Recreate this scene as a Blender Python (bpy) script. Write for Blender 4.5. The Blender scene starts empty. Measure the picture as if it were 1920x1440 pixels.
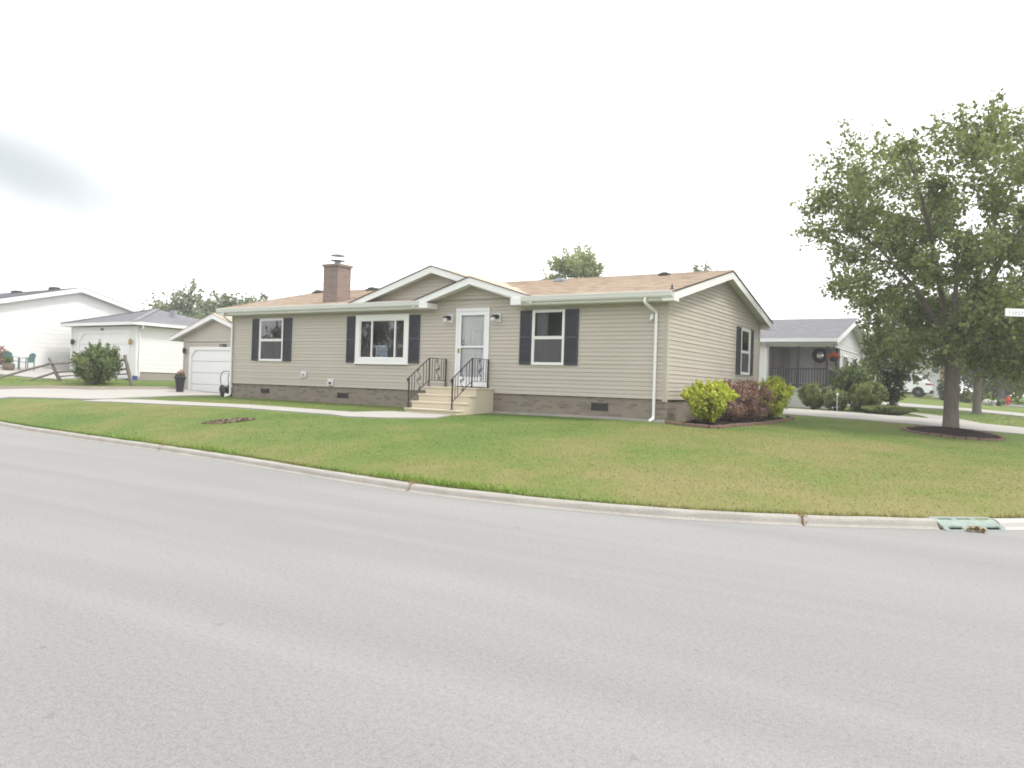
import bpy, bmesh, math, random
import numpy as np
from mathutils import Vector, Matrix, Quaternion

scene = bpy.context.scene
COL = scene.collection
R = math.radians
rnd = random.Random(7)

# ---------------------------------------------------------------- camera
cam_d = bpy.data.cameras.new('camera')
cam_d.sensor_width = 36.0
cam_d.lens = 1466.88 / 1920 * 36.0
cam_d.clip_start, cam_d.clip_end = 0.1, 2000
cam = bpy.data.objects.new('camera', cam_d)
COL.objects.link(cam)
FW = Vector((-0.53682736, 0.84368834, 0.00252299))
RT = Vector((0.84330874, 0.5364909, 0.03174713))
UP = Vector((-0.02543112, -0.01917039, 0.99949275))
m = Matrix((RT, UP, -FW)).transposed().to_4x4()
m.translation = Vector((7.0093, -17.93095, 1.5))
cam.matrix_world = m
scene.camera = cam
CAM = np.array([7.0093, -17.93095, 1.5])

# ---------------------------------------------------------------- sky, sun, exposure
SUN_EL, SUN_AZ = R(58), math.atan2(0.30, 0.95)      # azimuth counted from +X towards +Y
w = bpy.data.worlds.new('World')
scene.world = w
w.use_nodes = True
nt = w.node_tree
nt.nodes.clear()
def N(t, typ, **kw):
    n = t.nodes.new(typ)
    for k, v in kw.items():
        setattr(n, k, v)
    return n
def mathn(t, op, a, b=None, c=None, clamp=False):
    n = N(t, 'ShaderNodeMath', operation=op, use_clamp=clamp)
    for i, v in enumerate((a, b, c)):
        if v is None: continue
        if isinstance(v, (int, float)): n.inputs[i].default_value = v
        else: t.links.new(v, n.inputs[i])
    return n.outputs[0]
out = N(nt, 'ShaderNodeOutputWorld')
bg = N(nt, 'ShaderNodeBackground')
bg.inputs['Strength'].default_value = 0.1
sky = N(nt, 'ShaderNodeTexSky', sky_type='NISHITA', sun_disc=False)
sky.sun_elevation = SUN_EL
sky.sun_rotation = math.pi / 2 - SUN_AZ
sky.dust_density = 3.0
tc = N(nt, 'ShaderNodeTexCoord')
dirv = tc.outputs['Generated']
def dot(v):
    n = N(nt, 'ShaderNodeVectorMath', operation='DOT_PRODUCT')
    nt.links.new(dirv, n.inputs[0])
    n.inputs[1].default_value = v
    return n.outputs['Value']
nz = N(nt, 'ShaderNodeTexNoise')
nz.inputs['Scale'].default_value = 5.0
nz.inputs['Detail'].default_value = 4.0
nt.links.new(dirv, nz.inputs['Vector'])
p = dot((0.44, 0.897, 0.0)); q = dot((0, 0, 1))
# the grey gap in the bright overcast, low in the west
px_ = mathn(nt, 'MULTIPLY', mathn(nt, 'ADD', p, 0.03), 1 / 0.27)
qx_ = mathn(nt, 'ADD', q, mathn(nt, 'MULTIPLY', p, 0.25))
qx_ = mathn(nt, 'MULTIPLY', mathn(nt, 'ADD', qx_, -0.207), 1 / 0.088)
dd = mathn(nt, 'SQRT', mathn(nt, 'ADD', mathn(nt, 'MULTIPLY', px_, px_), mathn(nt, 'MULTIPLY', qx_, qx_)))
dd = mathn(nt, 'ADD', dd, mathn(nt, 'MULTIPLY', mathn(nt, 'ADD', nz.outputs['Fac'], -0.5), 0.55))
mr = N(nt, 'ShaderNodeMapRange', interpolation_type='SMOOTHSTEP')
nt.links.new(dd, mr.inputs['Value'])
mr.inputs['From Min'].default_value = 0.05
mr.inputs['From Max'].default_value = 1.2
mr.inputs['To Min'].default_value = 1.0
mr.inputs['To Max'].default_value = 0.0
west = mathn(nt, 'GREATER_THAN', dot((-0.877, 0.43, 0.0)), 0.5)
gap = mathn(nt, 'MULTIPLY', mr.outputs['Result'], west)
cl = N(nt, 'ShaderNodeMix', data_type='RGBA')
nt.links.new(gap, cl.inputs[0])
cl.inputs[6].default_value = (9.6, 9.6, 9.7, 1)
cl.inputs[7].default_value = (3.2, 3.42, 3.5, 1)
mx = N(nt, 'ShaderNodeMix', data_type='RGBA')
mx.inputs[0].default_value = 0.93
nt.links.new(sky.outputs[0], mx.inputs[6])
nt.links.new(cl.outputs[2], mx.inputs[7])
nt.links.new(mx.outputs[2], bg.inputs['Color'])
nt.links.new(bg.outputs[0], out.inputs['Surface'])

sun_d = bpy.data.lights.new('sun', 'SUN')
sun_d.energy = 1.4
sun_d.angle = R(11)
sun_d.color = (1.0, 0.95, 0.88)
sun = bpy.data.objects.new('sun', sun_d)
COL.objects.link(sun)
sdir = Vector((math.cos(SUN_EL) * math.cos(SUN_AZ), math.cos(SUN_EL) * math.sin(SUN_AZ), math.sin(SUN_EL)))
sun.rotation_euler = sdir.to_track_quat('Z', 'Y').to_euler()
sun.location = sdir * 60

vs = scene.view_settings
vs.view_transform = 'Standard'
vs.look = 'None'
vs.gamma = 1
vs.use_curve_mapping = False
vs.exposure = 1.16
scene.render.engine = 'CYCLES'
scene.cycles.max_bounces = 6
scene.cycles.diffuse_bounces = 3
scene.cycles.transparent_max_bounces = 12
scene.cycles.filter_width = 1.8
scene.cycles.use_denoising = True

# ---------------------------------------------------------------- materials
def new_mat(name):
    mt = bpy.data.materials.new(name)
    mt.use_nodes = True
    t = mt.node_tree
    b = t.nodes['Principled BSDF']
    return mt, t, b
def pos(t, scale=(1, 1, 1)):
    g = N(t, 'ShaderNodeNewGeometry')
    mp = N(t, 'ShaderNodeMapping')
    mp.inputs['Scale'].default_value = scale
    t.links.new(g.outputs['Position'], mp.inputs['Vector'])
    return mp.outputs['Vector']
def noise(t, vec, scale, detail=4, rough=0.55, dist=0.0):
    n = N(t, 'ShaderNodeTexNoise')
    n.inputs['Scale'].default_value = scale
    n.inputs['Detail'].default_value = detail
    n.inputs['Roughness'].default_value = rough
    n.inputs['Distortion'].default_value = dist
    t.links.new(vec, n.inputs['Vector'])
    return n.outputs['Fac']
def ramp(t, fac, stops):
    r = N(t, 'ShaderNodeValToRGB')
    e = r.color_ramp.elements
    while len(e) < len(stops): e.new(0.5)
    for el, (ps, c) in zip(e, stops):
        el.position = ps
        el.color = (*c, 1) if len(c) == 3 else c
    t.links.new(fac, r.inputs['Fac'])
    return r.outputs['Color']
def mixc(t, fac, a, b, blend='MIX'):
    n = N(t, 'ShaderNodeMix', data_type='RGBA', blend_type=blend)
    for i, v in ((0, fac), (6, a), (7, b)):
        if isinstance(v, (int, float)): n.inputs[i].default_value = v
        elif isinstance(v, tuple): n.inputs[i].default_value = (*v, 1)
        else: t.links.new(v, n.inputs[i])
    return n.outputs[2]
def bump(t, b, h, strength, dist=0.01):
    n = N(t, 'ShaderNodeBump')
    n.inputs['Strength'].default_value = strength
    n.inputs['Distance'].default_value = dist
    t.links.new(h, n.inputs['Height'])
    t.links.new(n.outputs['Normal'], b.inputs['Normal'])
def sc(c, k): return tuple(x * k for x in c)
def simple(name, col, rough=0.55, var=0.12, scale=3.0, fine=40.0, bmp=0.0, spec=0.3, metal=0.0, stretch=(1, 1, 1)):
    mt, t, b = new_mat(name)
    v = pos(t, stretch)
    a = noise(t, v, scale, 5)
    f = noise(t, v, fine, 3)
    c = ramp(t, a, [(0.25, sc(col, 1 - var)), (0.75, sc(col, 1 + var * 0.6))])
    c = mixc(t, 0.35, c, ramp(t, f, [(0.3, sc(col, 1 - var)), (0.7, sc(col, 1 + var))]))
    t.links.new(c, b.inputs['Base Color'])
    b.inputs['Roughness'].default_value = rough
    b.inputs['Specular IOR Level'].default_value = spec
    b.inputs['Metallic'].default_value = metal
    if bmp: bump(t, b, f, bmp)
    return mt
MT = {}
MT['siding'] = simple('beige_vinyl_siding', (0.435, 0.398, 0.342), 0.5, 0.07, 0.9, 30)
MT['siding_trim'] = simple('beige_trim', (0.405, 0.378, 0.325), 0.5, 0.05)
MT['white_siding'] = simple('white_vinyl_siding', (0.70, 0.70, 0.69), 0.5, 0.04, 0.7)
MT['grey_siding'] = simple('pale_grey_siding', (0.50, 0.50, 0.50), 0.5, 0.05)
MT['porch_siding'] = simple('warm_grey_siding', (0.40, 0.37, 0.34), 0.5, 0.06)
MT['white'] = simple('white_paint', (0.72, 0.72, 0.71), 0.4, 0.04)
MT['offwhite'] = simple('aged_white_aluminium', (0.70, 0.715, 0.72), 0.4, 0.06, 1.2, stretch=(1, 1, 3))
MT['soffit'] = simple('white_soffit', (0.66, 0.66, 0.64), 0.5, 0.03)
MT['shutter'] = simple('charcoal_shutter', (0.046, 0.049, 0.062), 0.55, 0.15, 4)
MT['dark'] = simple('dark_interior', (0.035, 0.035, 0.037), 0.8, 0.3, 1)
MT['room'] = simple('dim_room', (0.22, 0.215, 0.21), 0.9, 0.3, 1)
MT['curtain'] = simple('grey_curtain', (0.42, 0.42, 0.44), 0.9, 0.2, 6, stretch=(6, 6, 0.3))
MT['black_iron'] = simple('black_iron', (0.022, 0.020, 0.022), 0.45, 0.2, 12, spec=0.4)
MT['dark_rail'] = simple('dark_painted_rail', (0.05, 0.048, 0.056), 0.5, 0.2)
MT['drape'] = simple('brown_grey_drape', (0.17, 0.155, 0.15), 0.9, 0.2, 6, stretch=(6, 6, 0.3))
MT['door_white'] = simple('white_door', (0.70, 0.71, 0.72), 0.35, 0.03)
MT['door_grey'] = simple('pale_inner_door', (0.62, 0.62, 0.625), 0.5, 0.05)
MT['brass'] = simple('brass', (0.45, 0.35, 0.15), 0.3, 0.1, metal=0.8)
MT['metal'] = simple('galvanised_metal', (0.26, 0.30, 0.33), 0.4, 0.15, metal=0.5)
MT['vent'] = simple('dark_vent', (0.05, 0.045, 0.045), 0.6, 0.2)
MT['plate'] = simple('pale_plate', (0.62, 0.62, 0.62), 0.4, 0.03)
MT['walk'] = simple('pale_concrete', (0.345, 0.333, 0.308), 0.85, 0.09, 1.2, 60, 0.15, 0.1)
MT['kerb_concrete'] = simple('weathered_concrete', (0.315, 0.30, 0.27), 0.9, 0.25, 2.2, 40, 0.4, 0.1)
MT['edge_concrete'] = simple('tan_concrete', (0.37, 0.325, 0.27), 0.9, 0.12, 1.2, 40, 0.3, 0.1)
MT['new_concrete'] = simple('newer_concrete', (0.40, 0.39, 0.365), 0.9, 0.10, 2.2, 40, 0.3, 0.1)
MT['stoop'] = simple('cream_concrete', (0.56, 0.50, 0.39), 0.85, 0.10, 2.5, 50, 0.15, 0.1, stretch=(1, 1, 0.5))
MT['found'] = simple('concrete_foundation', (0.30, 0.275, 0.24), 0.9, 0.15, 2, 30, 0.2)
MT['bark'] = simple('grey_bark', (0.165, 0.145, 0.122), 0.95, 0.5, 5, 22, 1.0, 0.1, stretch=(4, 4, 0.5))
MT['dark_bark'] = simple('dark_bark', (0.07, 0.06, 0.05), 0.95, 0.35, 5, 30, 0.5, 0.1, stretch=(3, 3, 0.6))
MT['old_wood'] = simple('weathered_wood', (0.20, 0.18, 0.155), 0.95, 0.25, 3, 40, 0.4, 0.1)
MT['mulch'] = simple('dark_mulch', (0.028, 0.021, 0.018), 1.0, 0.6, 14, 70, 1.0, 0.05)
MT['chips'] = simple('brown_wood_chips', (0.21, 0.165, 0.12), 1.0, 0.5, 12, 60, 1.0, 0.05)
MT['edging'] = simple('red_brown_block', (0.17, 0.115, 0.09), 0.95, 0.35, 6, 50, 0.5, 0.1)
MT['pot_black'] = simple('black_planter', (0.025, 0.025, 0.03), 0.5, 0.2)
MT['barrel'] = simple('barrel_wood', (0.16, 0.13, 0.10), 0.9, 0.2, 8)
MT['chair'] = simple('green_plastic', (0.11, 0.21, 0.20), 0.4, 0.15)
MT['red'] = simple('red_paint', (0.42, 0.035, 0.03), 0.45, 0.15)
MT['inlet'] = simple('pale_green_iron', (0.23, 0.28, 0.25), 0.85, 0.35, 9, 40, 0.2)
MT['dead_leaf'] = simple('dead_leaf', (0.30, 0.14, 0.05), 0.9, 0.4, 9)
MT['stone'] = simple('pale_boulder', (0.36, 0.35, 0.33), 0.9, 0.3, 3, 20, 0.5)
MT['sign_green'] = simple('green_sign_paint', (0.01, 0.06, 0.04), 0.5, 0.05)
MT['sign_white'] = simple('white_sign_paint', (0.75, 0.76, 0.75), 0.5, 0.03)
MT['paper'] = simple('pale_blue_card', (0.60, 0.68, 0.78), 0.7, 0.05)
MT['ink'] = simple('blue_ink', (0.12, 0.17, 0.28), 0.7, 0.1)
MT['car_paint'] = simple('white_car_paint', (0.72, 0.73, 0.74), 0.2, 0.02, spec=0.5)
MT['rubber'] = simple('black_rubber', (0.02, 0.02, 0.021), 0.8, 0.2)
MT['alloy'] = simple('alloy_wheel', (0.45, 0.45, 0.46), 0.35, 0.1, metal=0.6)
MT['car_glass'] = simple('tinted_glass', (0.015, 0.02, 0.035), 0.06, 0.1, spec=0.6)
MT['tail'] = simple('tail_lamp', (0.25, 0.04, 0.04), 0.2, 0.1)
MT['digit'] = simple('dark_digit', (0.05, 0.048, 0.045), 0.6, 0.1)
MT['lamp_glass'] = simple('frosted_lamp_glass', (0.55, 0.55, 0.55), 0.15, 0.05)
MT['tan_door'] = simple('tan_panel', (0.45, 0.30, 0.14), 0.6, 0.1)

# window glass: clear with a fresnel mirror
def glass(name, tint, boost):
    mt, t, b = new_mat(name)
    t.nodes.remove(b)
    o = t.nodes['Material Output']
    tr = N(t, 'ShaderNodeBsdfTransparent'); tr.inputs['Color'].default_value = (*tint, 1)
    gl = N(t, 'ShaderNodeBsdfGlossy'); gl.inputs['Roughness'].default_value = 0.015
    fr = N(t, 'ShaderNodeFresnel'); fr.inputs['IOR'].default_value = 1.5
    f = mathn(t, 'MULTIPLY', fr.outputs[0], boost, clamp=True)
    ms = N(t, 'ShaderNodeMixShader')
    t.links.new(f, ms.inputs[0]); t.links.new(tr.outputs[0], ms.inputs[1]); t.links.new(gl.outputs[0], ms.inputs[2])
    t.links.new(ms.outputs[0], o.inputs['Surface'])
    return mt
MT['glass'] = glass('window_glass', (0.84, 0.87, 0.87), 3.2)
mt, t, b = new_mat('insect_screen')
tr = N(t, 'ShaderNodeBsdfTransparent'); ms = N(t, 'ShaderNodeMixShader'); ms.inputs[0].default_value = .55
b.inputs['Base Color'].default_value = (.10, .10, .105, 1); b.inputs['Roughness'].default_value = .8
t.links.new(tr.outputs[0], ms.inputs[1]); t.links.new(b.outputs[0], ms.inputs[2]); t.links.new(ms.outputs[0], t.nodes['Material Output'].inputs['Surface'])
MT['screen'] = mt
MT['storm_glass'] = glass('storm_door_glass', (0.92, 0.93, 0.93), .6)

# brick skirting and chimney
def brick(name, c1, c2, c3, mortar, bw=0.2, bh=0.068):
    mt, t, b = new_mat(name)
    g = N(t, 'ShaderNodeNewGeometry')
    sp = N(t, 'ShaderNodeSeparateXYZ'); t.links.new(g.outputs['Position'], sp.inputs[0])
    cb = N(t, 'ShaderNodeCombineXYZ')
    t.links.new(mathn(t, 'ADD', sp.outputs[0], sp.outputs[1]), cb.inputs[0]); t.links.new(sp.outputs[2], cb.inputs[1])
    bt = N(t, 'ShaderNodeTexBrick')
    bt.inputs['Scale'].default_value = 1.0
    bt.inputs['Brick Width'].default_value = bw
    bt.inputs['Row Height'].default_value = bh
    bt.inputs['Mortar Size'].default_value = 0.006
    bt.inputs['Mortar Smooth'].default_value = 0.3
    bt.inputs['Color1'].default_value = (0, 0, 0, 1); bt.inputs['Color2'].default_value = (1, 1, 1, 1)
    bt.inputs['Mortar'].default_value = (0.5, 0.5, 0.5, 1)
    t.links.new(cb.outputs[0], bt.inputs['Vector'])
    c = ramp(t, bt.outputs['Color'], [(0.0, c1), (0.45, c2), (0.8, c2), (1.0, c3)])
    v = pos(t)
    c = mixc(t, mathn(t, 'MULTIPLY', noise(t, v, 1.6, 4), 0.45), c, sc(c2, 1.2))
    c = mixc(t, 0.3, c, ramp(t, noise(t, v, 35, 3), [(0.3, sc(c2, 0.6)), (0.7, sc(c2, 1.4))]))
    c = mixc(t, bt.outputs['Fac'], c, mortar)
    t.links.new(c, b.inputs['Base Color'])
    b.inputs['Roughness'].default_value = 0.9
    b.inputs['Specular IOR Level'].default_value = 0.15
    bump(t, b, mathn(t, 'SUBTRACT', 1.0, bt.outputs['Fac']), 0.5, 0.01)
    return mt
MT['brick'] = brick('brown_brick', (0.075, 0.058, 0.064), (0.225, 0.196, 0.155), (0.20, 0.145, 0.13), (0.225, 0.205, 0.175))
MT['chimney_brick'] = brick('pinkish_brick', (0.12, 0.085, 0.08), (0.215, 0.165, 0.145), (0.25, 0.185, 0.165), (0.25, 0.225, 0.20))

# shingles
def shingle(name, a, b_, c_):
    mt, t, b = new_mat(name)
    g = N(t, 'ShaderNodeNewGeometry')
    sp = N(t, 'ShaderNodeSeparateXYZ'); t.links.new(g.outputs['Position'], sp.inputs[0])
    cb = N(t, 'ShaderNodeCombineXYZ')
    t.links.new(mathn(t, 'ADD', sp.outputs[0], mathn(t, 'MULTIPLY', sp.outputs[1], 0.37)), cb.inputs[0])
    t.links.new(sp.outputs[2], cb.inputs[1])
    bt = N(t, 'ShaderNodeTexBrick')
    bt.inputs['Scale'].default_value = 1.0
    bt.inputs['Brick Width'].default_value = 0.30
    bt.inputs['Row Height'].default_value = 0.034
    bt.inputs['Mortar Size'].default_value = 0.0
    bt.inputs['Color1'].default_value = (0, 0, 0, 1); bt.inputs['Color2'].default_value = (1, 1, 1, 1)
    t.links.new(cb.outputs[0], bt.inputs['Vector'])
    c = ramp(t, bt.outputs['Color'], [(0.0, a), (0.5, b_), (1.0, c_)])
    v = pos(t)
    c = mixc(t, 0.45, c, ramp(t, noise(t, pos(t, (1, 1, 6)), 3.0, 5), [(0.3, a), (0.5, b_), (0.7, c_)]))
    c = mixc(t, 0.25, c, ramp(t, noise(t, v, 90, 2), [(0.3, sc(b_, 0.5)), (0.7, sc(b_, 1.5))]))
    t.links.new(c, b.inputs['Base Color'])
    b.inputs['Roughness'].default_value = 0.95
    b.inputs['Specular IOR Level'].default_value = 0.1
    bump(t, b, noise(t, v, 80, 2), 0.3)
    return mt
MT['roof_tan'] = shingle('tan_shingles', (0.26, 0.195, 0.148), (0.43, 0.35, 0.272), (0.55, 0.47, 0.39))
MT['roof_grey'] = shingle('blue_grey_shingles', (0.155, 0.155, 0.17), (0.205, 0.205, 0.22), (0.25, 0.25, 0.262))
MT['roof_edge'] = simple('dark_shingle_edge', (0.055, 0.04, 0.035), 0.95, 0.2)

# leaves: colour by leaf, with translucency
def leaf(name, c1, c2, c3, trans=0.30, clump=0.9):
    mt, t, b = new_mat(name)
    g = N(t, 'ShaderNodeNewGeometry')
    f = noise(t, g.outputs['Position'], clump, 3)
    r = mathn(t, 'ADD', mathn(t, 'MULTIPLY', g.outputs['Random Per Island'], 0.6), mathn(t, 'MULTIPLY', f, 0.8))
    r = mathn(t, 'ADD', r, -0.2)
    c = ramp(t, r, [(0.15, c1), (0.5, c2), (0.85, c3)])
    t.links.new(c, b.inputs['Base Color'])
    b.inputs['Roughness'].default_value = 0.55
    b.inputs['Specular IOR Level'].default_value = 0.25
    o = t.nodes['Material Output']
    tl = N(t, 'ShaderNodeBsdfTranslucent'); t.links.new(mixc(t, 1.0, c, (1.25, 1.3, 0.8), 'MULTIPLY'), tl.inputs['Color'])
    ms = N(t, 'ShaderNodeMixShader'); ms.inputs[0].default_value = trans
    t.links.new(b.outputs[0], ms.inputs[1]); t.links.new(tl.outputs[0], ms.inputs[2])
    t.links.new(ms.outputs[0], o.inputs['Surface'])
    return mt
MT['leaf_maple'] = leaf('maple_leaves', (0.095, 0.128, 0.060), (0.18, 0.222, 0.095), (0.28, 0.32, 0.135), 0.38)
MT['leaf_dark'] = leaf('dark_green_leaves', (0.045, 0.070, 0.030), (0.080, 0.115, 0.045), (0.125, 0.165, 0.06))
MT['leaf_mid'] = leaf('mid_green_leaves', (0.075, 0.115, 0.036), (0.13, 0.18, 0.055), (0.21, 0.25, 0.09))
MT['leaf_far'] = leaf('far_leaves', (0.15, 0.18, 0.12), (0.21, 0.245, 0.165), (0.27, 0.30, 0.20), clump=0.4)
MT['leaf_yellow'] = leaf('yellow_green_leaves', (0.25, 0.30, 0.03), (0.48, 0.52, 0.07), (0.62, 0.62, 0.12), 0.3, 3)
MT['leaf_red'] = leaf('maroon_leaves', (0.16, 0.088, 0.076), (0.30, 0.185, 0.155), (0.42, 0.28, 0.23), 0.2, 3)
MT['leaf_olive'] = leaf('olive_leaves', (0.10, 0.125, 0.036), (0.18, 0.21, 0.065), (0.27, 0.30, 0.10), 0.25, 3)
MT['leaf_pale'] = leaf('pale_green_leaves', (0.16, 0.20, 0.09), (0.26, 0.30, 0.14), (0.34, 0.38, 0.18), 0.3, 3)
MT['flower_pink'] = leaf('pink_flowers', (0.34, 0.12, 0.13), (0.46, 0.24, 0.25), (0.55, 0.36, 0.36), 0.2, 3)
MT['flower_orange'] = leaf('orange_flowers', (0.30, 0.05, 0.02), (0.45, 0.11, 0.04), (0.5, 0.2, 0.08), 0.2, 3)

# lawn: one colour field shared by the turf and its blades
def lawn_color(t):
    v = pos(t)
    big = noise(t, v, 0.35, 4)
    mid = noise(t, v, 1.7, 4)
    fin = noise(t, pos(t, (1, 1, 0.3)), 22, 4, 0.65)
    a = mathn(t, 'ADD', mathn(t, 'MULTIPLY', big, 0.72), mathn(t, 'MULTIPLY', mid, 0.28))
    # the corner of the lawn is drier than the part by the drive
    g = N(t, 'ShaderNodeNewGeometry')
    sp = N(t, 'ShaderNodeSeparateXYZ'); t.links.new(g.outputs['Position'], sp.inputs[0])
    dry = mathn(t, 'MULTIPLY', mathn(t, 'SUBTRACT', mathn(t, 'ADD', sp.outputs[0], 3.0), mathn(t, 'MULTIPLY', mathn(t, 'ADD', sp.outputs[1], 6.0), 0.9)), 0.010)
    dry = mathn(t, 'MINIMUM', mathn(t, 'MAXIMUM', dry, -0.05), 0.06)
    a = mathn(t, 'ADD', a, dry)
    # worn strip beside the drive
    for (cx, cy, rx_, ry_, k_) in ((-15.5, -5.1, 5.0, 1.1, .17), (2.0, -8.3, 6.0, 1.0, .04), (6.8, -4.5, 1.5, 2.5, .04)):
        ex = mathn(t, 'MULTIPLY', mathn(t, 'ADD', sp.outputs[0], -cx), 1 / rx_); ey = mathn(t, 'MULTIPLY', mathn(t, 'ADD', sp.outputs[1], -cy), 1 / ry_)
        dd_ = mathn(t, 'ADD', mathn(t, 'MULTIPLY', ex, ex), mathn(t, 'MULTIPLY', ey, ey))
        a = mathn(t, 'ADD', a, mathn(t, 'MULTIPLY', mathn(t, 'POWER', 2.718, mathn(t, 'MULTIPLY', dd_, -1.0)), mathn(t, 'MULTIPLY', mid, 2 * k_)))
    c = ramp(t, a, [(0.36, (0.088, 0.137, 0.034)), (0.47, (0.115, 0.155, 0.042)),
                    (0.57, (0.148, 0.160, 0.053)), (0.68, (0.180, 0.168, 0.070))])
    c = mixc(t, 0.5, c, mixc(t, 1.0, c, ramp(t, fin, [(0.28, (0.80, 0.84, 0.74)), (0.5, (1.0, 1.0, 1.0)), (0.72, (1.24, 1.2, 1.22))]), 'MULTIPLY'))
    return c
mt, t, b = new_mat('lawn_turf')
t.links.new(lawn_color(t), b.inputs['Base Color'])
b.inputs['Roughness'].default_value = 0.95
b.inputs['Specular IOR Level'].default_value = 0.1
bump(t, b, noise(t, pos(t), 45, 4), 0.25, 0.01)
MT['turf'] = mt
mt, t, b = new_mat('grass_blades')
g = N(t, 'ShaderNodeNewGeometry')
c = mixc(t, 1.0, lawn_color(t), ramp(t, g.outputs['Random Per Island'], [(0.0, (1.05, 1.10, 1.0)), (0.6, (1.24, 1.24, 1.2)), (1.0, (1.5, 1.44, 1.45))]), 'MULTIPLY')
t.links.new(c, b.inputs['Base Color'])
b.inputs['Roughness'].default_value = 0.7
b.inputs['Specular IOR Level'].default_value = 0.05
tl = N(t, 'ShaderNodeBsdfTranslucent'); t.links.new(c, tl.inputs['Color']); ms = N(t, 'ShaderNodeMixShader'); ms.inputs[0].default_value = .5
t.links.new(b.outputs[0], ms.inputs[1]); t.links.new(tl.outputs[0], ms.inputs[2]); t.links.new(ms.outputs[0], t.nodes['Material Output'].inputs['Surface'])
MT['blades'] = mt
MT['weeds'] = leaf('weed_blades', (0.11, 0.19, 0.025), (0.16, 0.26, 0.04), (0.22, 0.31, 0.06), 0.25, 3)
MT['straw'] = simple('dry_straw', (0.33, 0.23, 0.10), 0.9, 0.3, 10)

# asphalt: fine aggregate, faint tyre streaks along the street
mt, t, b = new_mat('pale_asphalt')
g = N(t, 'ShaderNodeNewGeometry')
mp = N(t, 'ShaderNodeMapping'); mp.inputs['Rotation'].default_value = (0, 0, R(20)); mp.inputs['Scale'].default_value = (0.12, 1.1, 1)
t.links.new(g.outputs['Position'], mp.inputs['Vector'])
streak = noise(t, mp.outputs['Vector'], 1.0, 4, 0.5, 0.6)
v = pos(t)
base = ramp(t, streak, [(0.3, (0.212, 0.211, 0.206)), (0.5, (0.226, 0.225, 0.219)), (0.7, (0.246, 0.245, 0.238))])
agg = noise(t, v, 95, 3, 0.7)
base = mixc(t, 1.0, base, ramp(t, agg, [(0.22, (0.40, 0.40, 0.41)), (0.40, (0.90, 0.90, 0.90)), (0.58, (1.06, 1.06, 1.06)), (0.8, (1.5, 1.5, 1.46))]), 'MULTIPLY')
agg2 = noise(t, v, 30, 4, 0.6)
base = mixc(t, 1.0, base, ramp(t, agg2, [(0.25, (0.84, 0.84, 0.84)), (0.5, (1, 1, 1)), (0.75, (1.1, 1.1, 1.1))]), 'MULTIPLY')
pt = noise(t, v, 5.5, 2)
base = mixc(t, ramp(t, pt, [(0.70, (0, 0, 0)), (0.76, (0.4, 0.4, 0.4))]), base, (0.12, 0.12, 0.115))
t.links.new(base, b.inputs['Base Color'])
b.inputs['Roughness'].default_value = 0.9
b.inputs['Specular IOR Level'].default_value = 0.2
bump(t, b, agg, 0.6, 0.008)
MT['asphalt'] = mt

# ---------------------------------------------------------------- mesh helpers
def mesh_obj(name, verts, faces, mat, parent=None, smooth=False):
    me = bpy.data.meshes.new(name)
    me.from_pydata([tuple(v) for v in verts], [], [tuple(f) for f in faces])
    me.validate(clean_customdata=False)
    mats = mat if isinstance(mat, (list, tuple)) else [mat]
    for k in mats: me.materials.append(MT[k])
    if smooth:
        me.polygons.foreach_set('use_smooth', [True] * len(me.polygons))
    me.update()
    o = bpy.data.objects.new(name, me)
    COL.objects.link(o)
    if parent: o.parent = parent
    return o
def np_obj(name, V, k, mat, parent=None, loops=None, smooth=False):
    """V (n,3) vertices; faces are consecutive runs of k vertices unless loops (m,k) is given"""
    V = np.ascontiguousarray(V, dtype=np.float32)
    if loops is None: loops = np.arange(len(V), dtype=np.int32).reshape(-1, k)
    nf = len(loops)
    me = bpy.data.meshes.new(name)
    me.vertices.add(len(V)); me.vertices.foreach_set('co', V.ravel())
    me.loops.add(nf * k); me.loops.foreach_set('vertex_index', np.ascontiguousarray(loops, np.int32).ravel())
    me.polygons.add(nf)
    me.polygons.foreach_set('loop_start', np.arange(0, nf * k, k, dtype=np.int32))
    me.polygons.foreach_set('loop_total', np.full(nf, k, dtype=np.int32))
    if smooth: me.polygons.foreach_set('use_smooth', np.ones(nf, dtype=bool))
    me.update(calc_edges=True)
    me.materials.append(MT[mat])
    o = bpy.data.objects.new(name, me)
    COL.objects.link(o)
    if parent: o.parent = parent
    return o
def tag(o, label=None, cat=None, group=None, kind=None):
    if label: o['label'] = label
    if cat: o['category'] = cat
    if group: o['group'] = group
    if kind: o['kind'] = kind
    return o
def thing(name, label, cat, loc=(0, 0, 0), group=None, rz=0.0):
    o = bpy.data.objects.new(name, None)
    o.empty_display_size = 0.2
    COL.objects.link(o)
    o.location = loc
    o.rotation_euler = (0, 0, rz)
    return tag(o, label, cat, group)

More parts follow.
